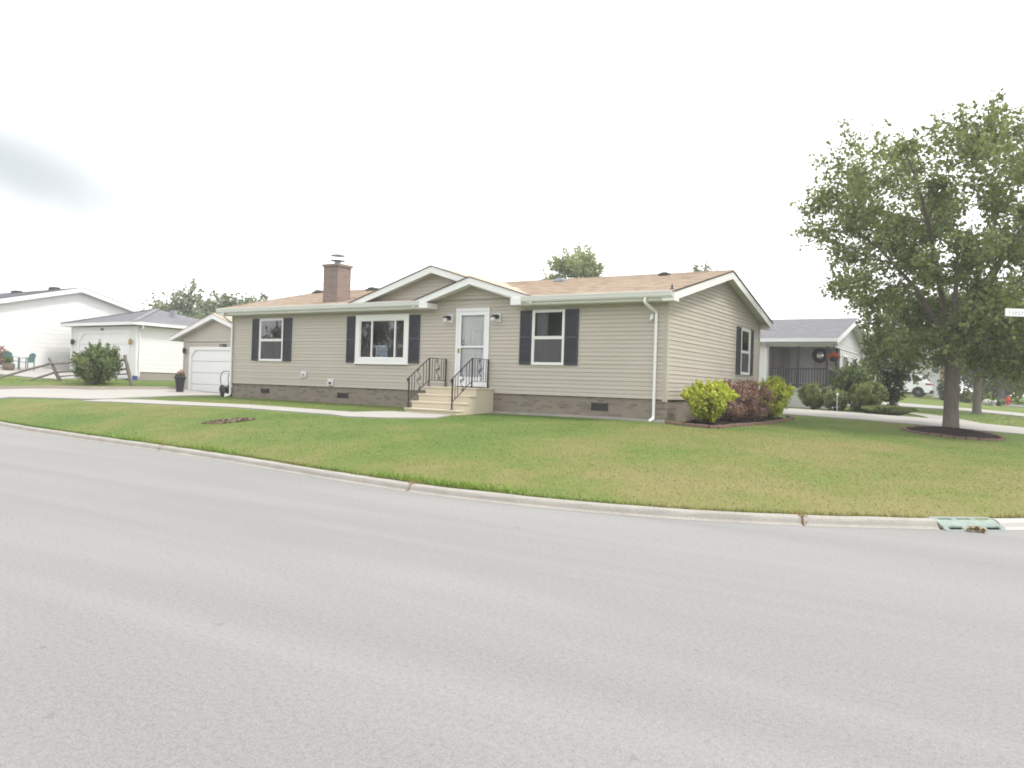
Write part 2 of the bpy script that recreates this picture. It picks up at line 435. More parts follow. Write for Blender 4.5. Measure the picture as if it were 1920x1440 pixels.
class MB:
    """collects shapes; build() links them as one mesh object"""
    def __init__(self): self.v = []; self.f = []; self.mi = []; self.cur = 0
    def face(self, pts):
        n = len(self.v); self.v += [tuple(p) for p in pts]; self.f.append(tuple(range(n, n + len(pts)))); self.mi.append(self.cur)
    def add(self, verts, faces):
        n = len(self.v); self.v += [tuple(p) for p in verts]
        for f in faces: self.f.append(tuple(i + n for i in f)); self.mi.append(self.cur)
    def box(self, x0, x1, y0, y1, z0, z1):
        self.add([(x0, y0, z0), (x1, y0, z0), (x1, y1, z0), (x0, y1, z0), (x0, y0, z1), (x1, y0, z1), (x1, y1, z1), (x0, y1, z1)],
                 [(3, 2, 1, 0), (4, 5, 6, 7), (0, 1, 5, 4), (1, 2, 6, 5), (2, 3, 7, 6), (3, 0, 4, 7)])
        return self
    def bar(self, a, b, wx, wy, up=(0, 0, 1)):
        a, b, up = Vector(a), Vector(b), Vector(up)
        d = (b - a).normalized()
        s = d.cross(up)
        if s.length < 1e-4: s = d.cross(Vector((0, 1, 0)))
        s.normalize(); u = s.cross(d)
        s *= wx / 2; u *= wy / 2
        vs_ = [a - s - u, a + s - u, a + s + u, a - s + u, b - s - u, b + s - u, b + s + u, b - s + u]
        self.add(vs_, [(0, 1, 2, 3), (7, 6, 5, 4), (0, 4, 5, 1), (1, 5, 6, 2), (2, 6, 7, 3), (3, 7, 4, 0)])
        return self
    def tube(self, pts, r, n=8, cap=True):
        pts = [Vector(p) for p in pts]
        rs = r if isinstance(r, (list, tuple)) else [r] * len(pts)
        d0 = (pts[1] - pts[0]).normalized()
        s = d0.cross(Vector((0, 0, 1)))
        if s.length < 1e-3: s = d0.cross(Vector((0, 1, 0)))
        s.normalize()
        base = len(self.v)
        for i, p_ in enumerate(pts):
            a = pts[max(i - 1, 0)]; b_ = pts[min(i + 1, len(pts) - 1)]
            d = (b_ - a).normalized()
            s = (s - d * s.dot(d)).normalized(); u = d.cross(s)
            for k in range(n):
                an = 2 * math.pi * k / n
                self.v.append(tuple(p_ + (s * math.cos(an) + u * math.sin(an)) * rs[i]))
        for i in range(len(pts) - 1):
            for k in range(n):
                a = base + i * n + k; b_ = base + i * n + (k + 1) % n
                self.f.append((a, b_, b_ + n, a + n)); self.mi.append(self.cur)
        if cap:
            self.f.append(tuple(base + k for k in range(n))[::-1]); self.mi.append(self.cur)
            e = base + (len(pts) - 1) * n
            self.f.append(tuple(e + k for k in range(n))); self.mi.append(self.cur)
        return self
    def lathe(self, prof, c=(0, 0, 0), n=20, axis='z'):
        base = len(self.v)
        for (r, h) in prof:
            for k in range(n):
                a = 2 * math.pi * k / n
                x, y = r * math.cos(a), r * math.sin(a)
                p_ = (x, y, h) if axis == 'z' else ((x, h, y) if axis == 'y' else (h, x, y))
                self.v.append((p_[0] + c[0], p_[1] + c[1], p_[2] + c[2]))
        for i in range(len(prof) - 1):
            for k in range(n):
                a = base + i * n + k; b_ = base + i * n + (k + 1) % n
                self.f.append((a, b_, b_ + n, a + n)); self.mi.append(self.cur)
        for i, rev in ((0, True), (len(prof) - 1, False)):
            if prof[i][0] > 1e-4:
                fc = [base + i * n + k for k in range(n)]
                self.f.append(tuple(fc[::-1] if rev else fc)); self.mi.append(self.cur)
        return self
    def prism(self, poly, y0, y1):
        """poly in (x,z), extruded along y"""
        n = len(poly)
        self.add([(x, y0, z) for x, z in poly] + [(x, y1, z) for x, z in poly],
                 [tuple(range(n)), tuple(range(2 * n - 1, n - 1, -1))] + [(i, i + n, (i + 1) % n + n, (i + 1) % n) for i in range(n)])
        return self
    def build(self, name, mat, parent=None, smooth=False, bevel=0.0):
        o = mesh_obj(name, self.v, self.f, mat, parent, smooth)
        if isinstance(mat, (list, tuple)) and len(mat) > 1:
            o.data.polygons.foreach_set('material_index', self.mi[:len(o.data.polygons)])
        bm = bmesh.new(); bm.from_mesh(o.data)
        if len(bm.faces) > 3: bmesh.ops.recalc_face_normals(bm, faces=bm.faces)
        bm.to_mesh(o.data); bm.free()
        if bevel:
            md = o.modifiers.new('bevel', 'BEVEL'); md.width = bevel; md.segments = 2; md.limit_method = 'ANGLE'
        return o

# ---------------------------------------------------------------- terrain
CP = [(-150, 20), (-80, 6), (-40, -3.0), (-24, -6.2), (-15.41, -7.76), (-10.89, -8.32), (-7.02, -8.66), (-3.7, -9.07), (-1.33, -9.44),
      (-0.1, -9.58), (1.14, -9.6), (2.52, -9.46), (3.83, -9.10), (5.07, -8.50), (6.38, -7.62), (7.19, -6.88), (8.4, -5.3),
      (9.4, -3.0), (10.0, 0.0), (10.2, 4.0), (10.25, 20), (10.3, 160)]
def catmull(P, per=24):
    P = [np.array(p_, float) for p_ in P]; out_ = []
    for i in range(len(P) - 1):
        p0 = P[max(i - 1, 0)]; p1 = P[i]; p2 = P[i + 1]; p3 = P[min(i + 2, len(P) - 1)]
        if i == 0 or i == len(P) - 2 or np.linalg.norm(p2 - p1) > 12:
            for k in range(per): out_.append(p1 + (p2 - p1) * k / per)
            continue
        for k in range(per):
            u = k / per
            out_.append(0.5 * ((2 * p1) + (-p0 + p2) * u + (2 * p0 - 5 * p1 + 4 * p2 - p3) * u * u + (-p0 + 3 * p1 - 3 * p2 + p3) * u ** 3))
    out_.append(P[-1]); return np.array(out_)
KC = catmull(CP)
def resample(P, step):
    d = np.r_[0, np.cumsum(np.linalg.norm(np.diff(P, axis=0), axis=1))]
    s = np.arange(0, d[-1], step)
    return np.c_[np.interp(s, d, P[:, 0]), np.interp(s, d, P[:, 1])]
KC = resample(KC, 0.2)
ker = np.hanning(13); ker /= ker.sum()
pad = np.r_[np.repeat(KC[:1], 6, 0), KC, np.repeat(KC[-1:], 6, 0)]
KC = np.c_[np.convolve(pad[:, 0], ker, 'valid'), np.convolve(pad[:, 1], ker, 'valid')]
def kerb_y(x):          # street edge as y(x) for x < 10.2
    return np.interp(x, np.maximum.accumulate(KC[:, 0]), KC[:, 1], right=1e4)
def kerb_dist(x, y):    # signed: positive on the lot side
    x = np.asarray(x, float).ravel(); y = np.asarray(y, float).ravel()
    out_ = np.empty(len(x))
    near = KC[(KC[:, 0] > -60) & (KC[:, 1] < 90)]
    for i in range(0, len(x), 4000):
        d = np.sqrt(((x[i:i + 4000, None] - near[None, :, 0]) ** 2 + (y[i:i + 4000, None] - near[None, :, 1]) ** 2).min(1))
        out_[i:i + 4000] = d
    inside = (y > kerb_y(x)) & (x < 10.3)
    return np.where(inside, out_, -out_)
def road_z(y): return 0.02 * np.clip(np.asarray(y, float) + 2, 0, 50)

TP = [(0, 0, .73), (-4, 0, .745), (-8, 0, .76), (-12, 0, .775), (-16.1, 0, .79), (0, 4, .74), (0, 8.2, .80), (-8, 8.2, .85), (-16, 8, .9),
      (-16.5, -3.2, .67), (-11, -4, .66), (-5.8, -3.4, .67), (-5.8, -1.8, .69),
      (.61, 10, .80), (4.25, 10, .68), (7.4, 10, .53), (-.18, 13.6, .95), (3.9, 13.6, .83), (7.44, 13.6, .62), (5.6, 8.2, .50), (6.7, 8, .42),
      (2.5, 25, 1.05), (7.6, 25, .8), (2.25, 27.5, 1.22), (7.6, 27.5, .94), (5.74, 24, .89), (-1, 15, .95), (-1, 25, 1.2),
      (4.1, 45, 1.33), (7.8, 45, 1.12), (1.75, 44, 1.58), (1, 60, 2.0), (7, 60, 1.5),
      (-22, 2.2, .72), (-24.4, 4, .74), (-20, 4, .75), (-27.8, -2.3, .57), (-24.8, -.7, .65), (-20, -1.2, .62), (-19, -4, .54), (-19.5, -5.8, .44),
      (-24, -4.5, .46), (-28.3, -1.4, .72), (-25.3, .75, .80), (-23.6, 3.3, .86), (-26.6, 2.0, 1.04), (-30, 2.0, 1.13), (-33, 1.0, 1.2),
      (-37, 4, 1.55), (-31, 5.5, 1.18), (-38, -2, 1.4), (-28, 6, 1.14), (-32, -2.6, .85), (-18.5, 0, .74),
      (-60, 5, 1.5), (-60, 40, 2), (-20, 40, 1.5), (-10, 25, 1.1), (-30, 20, 1.3), (0, 90, 2.2), (-60, 90, 2.5), (8, 90, 1.9)]
for x_ in (-30, -24, -18, -13, -9, -5, -2, 1, 3, 5, 7, 8.6): TP.append((x_, float(kerb_y(x_)) + .2, .125))
for y_ in (0, 5, 10, 15, 20, 30, 40, 50, 70): TP.append((9.9, y_, float(road_z(y_)) + .125))
TP = np.array(TP)
def tps_k(r2): return 0.5 * r2 * np.log(r2 + 1e-9)
_n = len(TP)
_K = tps_k(((TP[:, None, :2] - TP[None, :, :2]) ** 2).sum(-1)) + np.eye(_n) * 0.6
_P = np.c_[np.ones(_n), TP[:, :2]]
_A = np.block([[_K, _P], [_P.T, np.zeros((3, 3))]])
_W = np.linalg.solve(_A, np.r_[TP[:, 2], 0, 0, 0])
def H(x, y):
    x = np.asarray(x, float); y = np.asarray(y, float); sh = x.shape
    x = np.clip(x.ravel(), -90, 12); y = np.clip(y.ravel(), -12, 110)
    r2 = (x[:, None] - TP[None, :, 0]) ** 2 + (y[:, None] - TP[None, :, 1]) ** 2
    z = tps_k(r2) @ _W[:_n] + _W[_n] + _W[_n + 1] * x + _W[_n + 2] * y
    return np.clip(z, 0.112, 2.8).reshape(sh)
def h1(x, y): return float(H(np.array([x]), np.array([y]))[0])

def near_kerb(z, kd): k = np.clip(kd - .15, 0, None); return np.minimum(z, .088 + .06 * k + .07 * k * k)
def axis(lo, hi, a, b, step):
    core = list(np.arange(a, b + 1e-6, step)); s = step; x = a; left = []
    while x > lo: s *= 1.25; x -= s; left.append(x)
    s = step; x = b; right = []
    while x < hi: s *= 1.25; x += s; right.append(x)
    return np.array(left[::-1] + core + right)
gx = axis(-900, 900, -33, 11, 0.16); gy = axis(-900, 900, -10.4, 28, 0.16)
GX, GY = np.meshgrid(gx, gy)
fx, fy = GX.ravel(), GY.ravel()
GZ = np.empty(len(fx))
for i in range(0, len(fx), 8000): GZ[i:i + 8000] = H(fx[i:i + 8000], fy[i:i + 8000])
kd = kerb_dist(fx, fy)
lot = kd > 0.14
sidest = fy > -1
GZ = np.where(sidest & (fx > 5), GZ, near_kerb(GZ, kd))
east = (fx > 19.5); south = (fy < -24)
gz = np.where(lot, GZ, np.where(east, road_z(fy) + 0.15, np.where(south, 0.15, -0.4)))
nx_, ny_ = len(gx), len(gy)
idx = np.arange(nx_ * ny_).reshape(ny_, nx_)
loops = np.stack([idx[:-1, :-1], idx[:-1, 1:], idx[1:, 1:], idx[1:, :-1]], -1).reshape(-1, 4)
tag(np_obj('ground', np.c_[fx, fy, gz], 4, 'turf', loops=loops, smooth=True), kind='structure')

# road sheet (front street level, side street climbing gently)
rx = axis(-900, 900, -30, 30, 2.0); ry = axis(-900, 900, -30, 60, 2.0)
RX, RY = np.meshgrid(rx, ry)
idx = np.arange(len(rx) * len(ry)).reshape(len(ry), len(rx))
loops = np.stack([idx[:-1, :-1], idx[:-1, 1:], idx[1:, 1:], idx[1:, :-1]], -1).reshape(-1, 4)
tag(np_obj('road', np.c_[RX.ravel(), RY.ravel(), road_z(RY.ravel())], 4, 'asphalt', loops=loops), kind='structure')

# kerb: rolled concrete, poured in lengths with open joints
sel = np.where((KC[:, 0] > -60) & (KC[:, 1] < 80))[0]
kpts = KC[sel]
kd_ = np.r_[0, np.cumsum(np.linalg.norm(np.diff(kpts, axis=0), axis=1))]
tang = np.gradient(kpts, axis=0); tang /= np.linalg.norm(tang, axis=1)[:, None]
nrm = np.c_[-tang[:, 1], tang[:, 0]]              # to the lot side (left of travel)
def at_s(s):
    return (np.array([np.interp(s, kd_, kpts[:, 0]), np.interp(s, kd_, kpts[:, 1])]),
            np.array([np.interp(s, kd_, nrm[:, 0]), np.interp(s, kd_, nrm[:, 1])]),)
def s_of(x, y): return float(kd_[((kpts - np.array([x, y])) ** 2).sum(1).argmin()])
PROF = [(-0.03, -0.02), (-0.03, 0.004), (0.0, 0.010), (0.02, 0.026), (0.035, 0.062), (0.05, 0.084), (0.08, 0.098), (0.15, 0.104), (0.18, 0.092), (0.18, -0.35)]
S_IN0, S_IN1 = s_of(6.36, -7.64), s_of(6.98, -7.10)
S_MAX = s_of(9.9, 60)
joints = [s_of(-7.02, -8.66), s_of(0.0, -9.58), s_of(5.05, -8.5)]
cuts = [0.0] + [s for s in joints] + [S_IN0]
jr = random.Random(3)
def kerb_seg(mb, s0, s1):
    n = max(2, int((s1 - s0) / 0.25)); rows = []
    for i in range(n + 1):
        s = s0 + (s1 - s0) * i / n
        c, nn = at_s(s); rz = float(road_z(c[1]))
        wob = 0.006 * math.sin(s * 1.7) + jr.uniform(-.004, .004)
        rows.append([(c[0] + nn[0] * (o_ + wob), c[1] + nn[1] * (o_ + wob), rz + z_ + (jr.uniform(-.004, .004) if z_ > .05 else 0)) for o_, z_ in PROF])
    k = len(PROF); V = [p_ for r_ in rows for p_ in r_]; F = []
    for i in range(n):
        for j in range(k - 1): F.append((i * k + j, (i + 1) * k + j, (i + 1) * k + j + 1, i * k + j + 1))
    F.append(tuple(range(k))); F.append(tuple(range(n * k, n * k + k))[::-1])
    mb.add(V, F)
mb = MB()
for a, b_ in zip(cuts[:-1], cuts[1:]): kerb_seg(mb, a + .012, b_ - .012)
tag(mb.build('curb', 'kerb_concrete', smooth=False), kind='structure')
mb = MB(); kerb_seg(mb, S_IN1, S_MAX)
tag(mb.build('curb', 'new_concrete'), kind='structure')

# concrete flatwork draped on the ground
def drape(name, A, B, mat, n=40, m=6, dz=0.03, kind='structure'):
    A = np.array(A, float); B = np.array(B, float)
    def lerp(P, u):
        d = np.r_[0, np.cumsum(np.linalg.norm(np.diff(P, axis=0), axis=1))]; d /= d[-1]
        return np.c_[np.interp(u, d, P[:, 0]), np.interp(u, d, P[:, 1])]
    u = np.linspace(0, 1, n + 1); a = lerp(A, u); b_ = lerp(B, u)
    V = []; F = []
    for i in range(n + 1):
        for j in range(m + 1):
            p_ = a[i] + (b_[i] - a[i]) * j / m; V.append((p_[0], p_[1]))
    V = np.array(V); z = H(V[:, 0], V[:, 1]) + dz
    if V[:, 1].max() < 6: z = near_kerb(z - dz, kerb_dist(V[:, 0], V[:, 1])) + dz
    top = np.c_[V, z]; bot = np.c_[V, z - 0.16]
    w_ = m + 1
    for i in range(n):
        for j in range(m): F.append((i * w_ + j, i * w_ + j + 1, (i + 1) * w_ + j + 1, (i + 1) * w_ + j))
    ring = [j for j in range(w_)] + [i * w_ + m for i in range(1, n + 1)] + [n * w_ + j for j in range(m - 1, -1, -1)] + [i * w_ for i in range(n - 1, 0, -1)]
    off = len(top)
    for k in range(len(ring)):
        a_, c_ = ring[k], ring[(k + 1) % len(ring)]; F.append((a_, c_, c_ + off, a_ + off))
    mb = MB(); mb.add(np.r_[top, bot], F)
    return tag(mb.build(name, mat), kind=kind)
drape('driveway', [(-24.4, 4.0), (-24.0, 2.0), (-25.2, 0.15), (-28.4, -1.9), (-31.5, -3.5), (-33.5, -4.25)], [(-20.1, 4.0), (-18.6, 0.3), (-18.25, -3.2), (-20.3, -3.75), (-24.5, -4.6), (-27.5, -5.2)], 'walk', 90, 36, .05)
drape('front_walk', [(-18.3, -3.25), (-7.2, -3.15), (-7.0, -2.6), (-6.85, -2.05), (-4.9, -2.05)], [(-18.26, -4.05), (-7.2, -3.95), (-6.4, -4.2), (-5.4, -3.9), (-4.55, -3.15)], 'walk', 60, 6)
drape('back_driveway', [(-8, 10.3), (0.6, 10.0), (10.0, 10.0)], [(-8, 13.4), (-0.2, 13.5), (10.0, 13.6)], 'walk', 60, 8)
drape('side_path', [(4.6, 13.55), (4.3, 15.2), (3.6, 17.2), (2.2, 18.5)], [(6.2, 13.55), (5.4, 15.9), (4.4, 18.2), (2.6, 19.4)], 'kerb_concrete', 24, 4)
drape('far_driveway', [(-4, 26.0), (2.5, 25.3), (10.0, 25.0)], [(-4, 28.2), (2.3, 27.4), (10.0, 27.0)], 'walk', 40, 5, 0.05)
drape('far_driveway', [(2.0, 49.5), (5, 46.2), (10.0, 44.6)], [(2.0, 52.0), (5, 48.2), (10.0, 46.2)], 'walk', 30, 4, 0.10)
drape('far_driveway', [(1.0, 68.0), (10.0, 62.0)], [(1.0, 72.0), (10.0, 65.0)], 'walk', 30, 4, 0.12)
drape('neighbor_driveway', [(-31.5, 5.4), (-31.2, 2.9), (-30.6, 1.4)], [(-37.6, 5.4), (-40.5, 2.0), (-42.5, -1.5)], 'walk', 20, 14, 0.05)
drape('mow_strip', [(-4.9, -0.17), (0.25, -0.17)], [(-4.9, 0.05), (0.25, 0.05)], 'kerb_concrete', 20, 2, 0.05)
# low concrete edge between the drive and the neighbour's raised lawn
def ribbon(name, pts, wd, h_, mat, n=60, sink=0.3):
    P = resample(np.array(pts, float), 0.3); tg = np.gradient(P, axis=0); tg /= np.linalg.norm(tg, axis=1)[:, None]
    nn = np.c_[-tg[:, 1], tg[:, 0]]; V = []; F = []
    for i in range(len(P)):
        a = P[i] + nn[i] * wd / 2; b_ = P[i] - nn[i] * wd / 2; z = h1(P[i, 0], P[i, 1])
        V += [(a[0], a[1], z - sink), (a[0], a[1], z + h_), (b_[0], b_[1], z + h_), (b_[0], b_[1], z - sink)]
    for i in range(len(P) - 1):
        for j in range(3): F.append((i * 4 + j, i * 4 + j + 1, i * 4 + 5 + j, i * 4 + 4 + j))
    F += [(0, 1, 2, 3), tuple(range(len(V) - 4, len(V)))]
    mb = MB(); mb.add(V, F)
    return mb.build(name, mat)
tag(ribbon('driveway_edge', [(-31.8, -3.4), (-28.35, -1.75), (-25.15, 0.3), (-23.9, 2.4), (-24.5, 3.9)], 0.22, 0.16, 'edge_concrete'), kind='structure')

# ---------------------------------------------------------------- the beige house
house = thing('manufactured_house', 'long beige vinyl house with tan roof, brick skirting and charcoal shutters on the corner lot', 'house', (-8, 4, 0.75))
HL = (-house.location.x, -house.location.y, -house.location.z)
house.location = (0, 0, 0)
L_, D_, ZB, ZT = 16.13, 8.18, 1.29, 3.64
CRS = 0.104
def zroof(y): return 3.87 + .244 * (y + .42) if y < 4.09 else 3.87 + .244 * (8.6 - y)
def siding(name, mat, axis_, const, sgn, za, zb, lim, holes=(), parent=None, crs=CRS, dep=0.0135):
    """lapped courses on a wall; axis_ 'x' -> wall in xz-plane at y=const, faces sgn*y; lim(z) -> (u0,u1)"""
    mb = MB()
    def P(u, z, o_): return (u, const + sgn * o_, z) if axis_ == 'x' else (const + sgn * o_, u, z)
    n = int(math.ceil((zb - za) / crs)); k = 0
    for i in range(n):
        z0 = za + i * crs; z1 = min(z0 + crs, zb); zm = (z0 + z1) / 2
        a0, b0 = lim(z0); a1, b1 = lim(z1)
        if b0 - a0 < .005: continue
        if b1 < a1: a1 = b1 = (a1 + b1) / 2
        segs = [(a0, b0, a1, b1)]
        for (hu0, hu1, hz0, hz1) in holes:
            if hz0 < zm < hz1:
                ns = []
                for (s0, t0, s1, t1) in segs:
                    if hu1 <= s0 or hu0 >= t0: ns.append((s0, t0, s1, t1)); continue
                    if hu0 > s0: ns.append((s0, hu0, s1, hu0))
                    if hu1 < t0: ns.append((hu1, t0, hu1, t1))
                segs = ns
        d = dep * (1.25 if i % 2 == 0 else 0.9)
        for (s0, t0, s1, t1) in segs:
            zt = z1 - .006; f_ = (zt - z0) / (z1 - z0); sm = s0 + (s1 - s0) * f_; tm = t0 + (t1 - t0) * f_
            mb.face([P(s0, z0, d), P(t0, z0, d), P(tm, zt, 0.004), P(sm, zt, 0.004)])
            mb.face([P(s0, z0, -.012), P(t0, z0, -.012), P(t0, z0, d), P(s0, z0, d)])
            mb.face([P(sm, zt, 0.004), P(tm, zt, 0.004), P(tm, zt, -.012), P(sm, zt, -.012)])
            mb.face([P(sm, zt, -.012), P(tm, zt, -.012), P(t1, z1, -.012), P(s1, z1, -.012)])
    o = mesh_obj(name, mb.v, mb.f, mat, parent)
    bm = bmesh.new(); bm.from_mesh(o.data)
    # orient outwards
    for f in bm.faces:
        nv = f.normal.y if axis_ == 'x' else f.normal.x
        if abs(nv) > .5 and nv * sgn < 0: f.normal_flip()
    bm.to_mesh(o.data); bm.free()
    return o
WINF = [(-3.79, -2.81, 2.08, 3.545), (-14.66, -13.49, 2.08, 3.52)]
PICT = (-10.19, -8.06, 2.05, 3.55)
DOOR = (-6.32, -5.18, 1.43, 3.63)
holes_f = [(a + .05, b - .05, c + .04, d - .04) for a, b, c, d in WINF] + [(PICT[0] + .1, PICT[1] - .1, PICT[2] + .1, PICT[3] - .08), (DOOR[0] + .05, DOOR[1] - .05, 0, DOOR[3] - .05)]
siding('front_wall', 'siding', 'x', 0.0, -1, ZB, ZT + .02, lambda z: (-L_, 0.0), holes_f, house)
WINS = (6.02, 7.0, 2.08, 3.50)
def gab(z):                       # underside of the rakes on the end walls
    if z <= 3.86: return (0.0, D_)
    k = (z - 3.86) / .244 + 0.0
    return (k, D_ - k)
siding('end_wall', 'siding', 'y', 0.0, 1, ZB, 4.86, gab, [(WINS[0] + .05, WINS[1] - .05, WINS[2] + .04, WINS[3] - .04)], house)
siding('end_wall', 'siding', 'y', -L_, -1, ZB, 4.86, gab, [], house)
siding('back_wall', 'siding', 'x', D_, 1, ZB, ZT, lambda z: (-L_, 0.0), [], house)
# corner posts
for x0, x1 in ((-.075, .02), (-L_ - .02, -L_ + .075)):
    MB().box(x0, x1, -.022, .09, ZB - .06, ZT + .1).build('corner_trim', 'siding_trim', house)
    MB().box(x0, x1, D_ - .09, D_ + .022, ZB - .06, ZT + .1).build('corner_trim', 'siding_trim', house)
# dark backing so nothing shows through the laps, with openings left to the rooms
mb = MB()
mb.box(-L_ + .05, -.05, D_ - .1, D_ - .05, .6, 3.6); mb.box(-L_ + .05, -.05, .9, .95, .6, 3.6)
mb.box(-L_ + .05, -.05, .03, D_ - .05, 3.66, 3.70)
mb.box(-L_ + .3, -.3, .3, D_ - .3, 1.20, 1.26)
mb.build('inner_shell', 'room', house)
# brick skirting
mb = MB()
mb.box(-L_ + .03, -.03, .03, .25, .3, ZB - .004); mb.box(-.25, -.03, .26, D_ - .03, .3, ZB - .004)
mb.box(-L_ + .03, -L_ + .25, .26, D_ - .03, .3, ZB - .004); mb.box(-L_ + .26, -.26, D_ - .25, D_ - .03, .3, ZB - .004)
mb.build('brick_skirting', 'brick', house)
for a, b_, c_, d in ((-14.55, -14.17, 1.0, 1.145), (-10.93, -10.51, .955, 1.11), (-1.98, -1.54, .95, 1.14)):
    mb = MB(); mb.box(a, b_, .012, .035, c_, d)
    n = 5
    for k in range(n):
        z = c_ + .02 + (d - c_ - .04) * k / (n - 1)
        mb.bar((a + .02, .006, z), (b_ - .02, .006, z), .014, .008)
    for x in (a, b_): mb.box(x - .012, x + .012, 0.0, .03, c_ - .012, d + .012)
    mb.build('foundation_vent', 'vent', house)

# roof: two planes of lapped shingle courses
def course_plane(mb, p0, p1, q0, q1, n, th=0.012):
    """p0-p1 lower edge, q0-q1 upper edge"""
    p0, p1, q0, q1 = map(Vector, (p0, p1, q0, q1))
    nn = (p1 - p0).cross(q0 - p0)
    if nn.length < 1e-9: nn = (p1 - p0).cross(q1 - p0)
    nn.normalize()
    if nn.z < 0: nn = -nn
    for i in range(n):
        u0, u1 = i / n, min((i + 1) / n + .15 / n, 1)
        a = p0.lerp(q0, u0); b_ = p1.lerp(q1, u0); c_ = p1.lerp(q1, u1); d = p0.lerp(q0, u1)
        mb.face([a + nn * th, b_ + nn * th, c_ + nn * .001, d + nn * .001])
        mb.face([a - nn * .01, b_ - nn * .01, b_ + nn * th, a + nn * th])
RX0, RX1 = -L_ - .33, .335
zr = 4.97
mb = MB()
ZE = 3.865 + (zr - 3.865) * .46 / 4.53
for xa_, xb_ in ((RX0, -7.42), (-3.84, RX1)): course_plane(mb, (xa_, -.44, 3.865), (xb_, -.44, 3.865), (xa_, .02, ZE), (xb_, .02, ZE), 3)
course_plane(mb, (RX0, .02, ZE), (RX1, .02, ZE), (RX0, 4.09, zr), (RX1, 4.09, zr), 29)
course_plane(mb, (RX0, 8.62, 3.865), (RX1, 8.62, 3.865), (RX0, 4.09, zr), (RX1, 4.09, zr), 32)
mb.box(RX0 + .002, RX1 - .002, 4.02, 4.16, zr - .03, zr + .012)
roof = mesh_obj('roof', mb.v, mb.f, 'roof_tan', house)
for x in (RX0 + .01, RX1 - .02):        # deck edge seen along the rakes
    for ya, yb in ((-.43, 4.085), (8.61, 4.095)):
        mb = MB(); mb.add([(x, ya, 3.835), (x + .01, ya, 3.835), (x + .01, yb, zr - .03), (x, yb, zr - .03), (x, ya, 3.868), (x + .01, ya, 3.868), (x + .01, yb, zr + .002), (x, yb, zr + .002)],
               [(0, 1, 2, 3), (4, 5, 6, 7), (0, 1, 5, 4), (1, 2, 6, 5), (2, 3, 7, 6), (3, 0, 4, 7)])
        mb.build('drip_edge', 'roof_edge', roof)
# rake boards and soffits on the two gable ends
for x0, x1, xs0, xs1 in ((.275, .31, 0.0, .275), (-L_ - .31, -L_ - .275, -L_ - .275, -L_)):
    mb = MB()
    for ya, yb in ((-.42, 4.09), (8.60, 4.09)):
        for (u0, u1, up_, dn) in ((x0, x1, -.03, -.235), (xs0, xs1, -.10, -.125)):
            za = 3.87; zb_ = zr
            mb.add([(u0, ya, za + dn), (u1, ya, za + dn), (u1, yb, zb_ + dn), (u0, yb, zb_ + dn), (u0, ya, za + up_), (u1, ya, za + up_), (u1, yb, zb_ + up_), (u0, yb, zb_ + up_)],
                   [(3, 2, 1, 0), (4, 5, 6, 7), (0, 1, 5, 4), (1, 2, 6, 5), (2, 3, 7, 6), (3, 0, 4, 7)])
    for ya, yb in ((-.415, -.10), (8.28, 8.595)):       # small cornice boxes
        mb.box(min(x0, xs0) + .004, max(x1, xs1) - .004, ya, yb, 3.635, 3.80)
    mb.build('rake_board', 'white', house)
# eave soffit, fascia
mb = MB()
for a, b_ in ((-L_ - .27, -7.32), (-3.92, .27)):
    mb.box(a, b_, -.36, -.005, 3.645, 3.67); mb.box(a, b_, -.38, -.355, 3.66, 3.85)
mb.box(-L_ - .27, .27, D_ + .005, D_ + .36, 3.645, 3.67); mb.box(-L_ - .27, .27, D_ + .355, D_ + .38, 3.66, 3.85)
mb.build('eave_soffit', 'soffit', house)
# gutters
def gutter(x0, x1):
    prof = [(-.385, 3.725), (-.44, 3.715), (-.475, 3.755), (-.49, 3.80), (-.512, 3.845), (-.512, 3.862), (-.50, 3.862), (-.485, 3.84), (-.385, 3.84)]
    mb = MB(); n = len(prof)
    mb.add([(x0, y, z) for y, z in prof] + [(x1, y, z) for y, z in prof],
           [tuple(range(n)), tuple(range(2 * n - 1, n - 1, -1))] + [(i, (i + 1) % n, (i + 1) % n + n, i + n) for i in range(n)])
    return mb.build('gutter', 'offwhite', house)
gutter(-L_ - .30, -7.34); gutter(-3.90, .27)
# downspouts
def downspout(x, xg, base_z, flip=1):
    mb = MB()
    w_, d_ = .062, .05
    path = [(xg, -.44, 3.72), (xg, -.44, 3.60), ((x + xg) / 2, -.27, 3.50), (x, -.06, 3.40), (x, -.055, base_z + .12), (x - .0, -.09, base_z + .07), (x - .02 * flip, -.26, base_z + .02)]
    for a, b_ in zip(path[:-1], path[1:]): mb.bar(a, b_, w_, d_, up=(0, 1, .01))
    for z in (3.2, 2.2, 1.4): mb.box(x - .038, x + .038, -.086, -.02, z, z + .025)
    return mb.build('downspout', 'white', house, bevel=.006)
downspout(-.27, -.42, .74); downspout(-L_ + .05, -L_ + .05, .80)
mb = MB(); mb.box(-.43, -.35, -.06, -.015, 3.24, 3.36); mb.bar((-.42, -.05, 3.26), (-.38, -.12, 3.22), .05, .05)
mb.build('junction_box', 'white', house, bevel=.005)

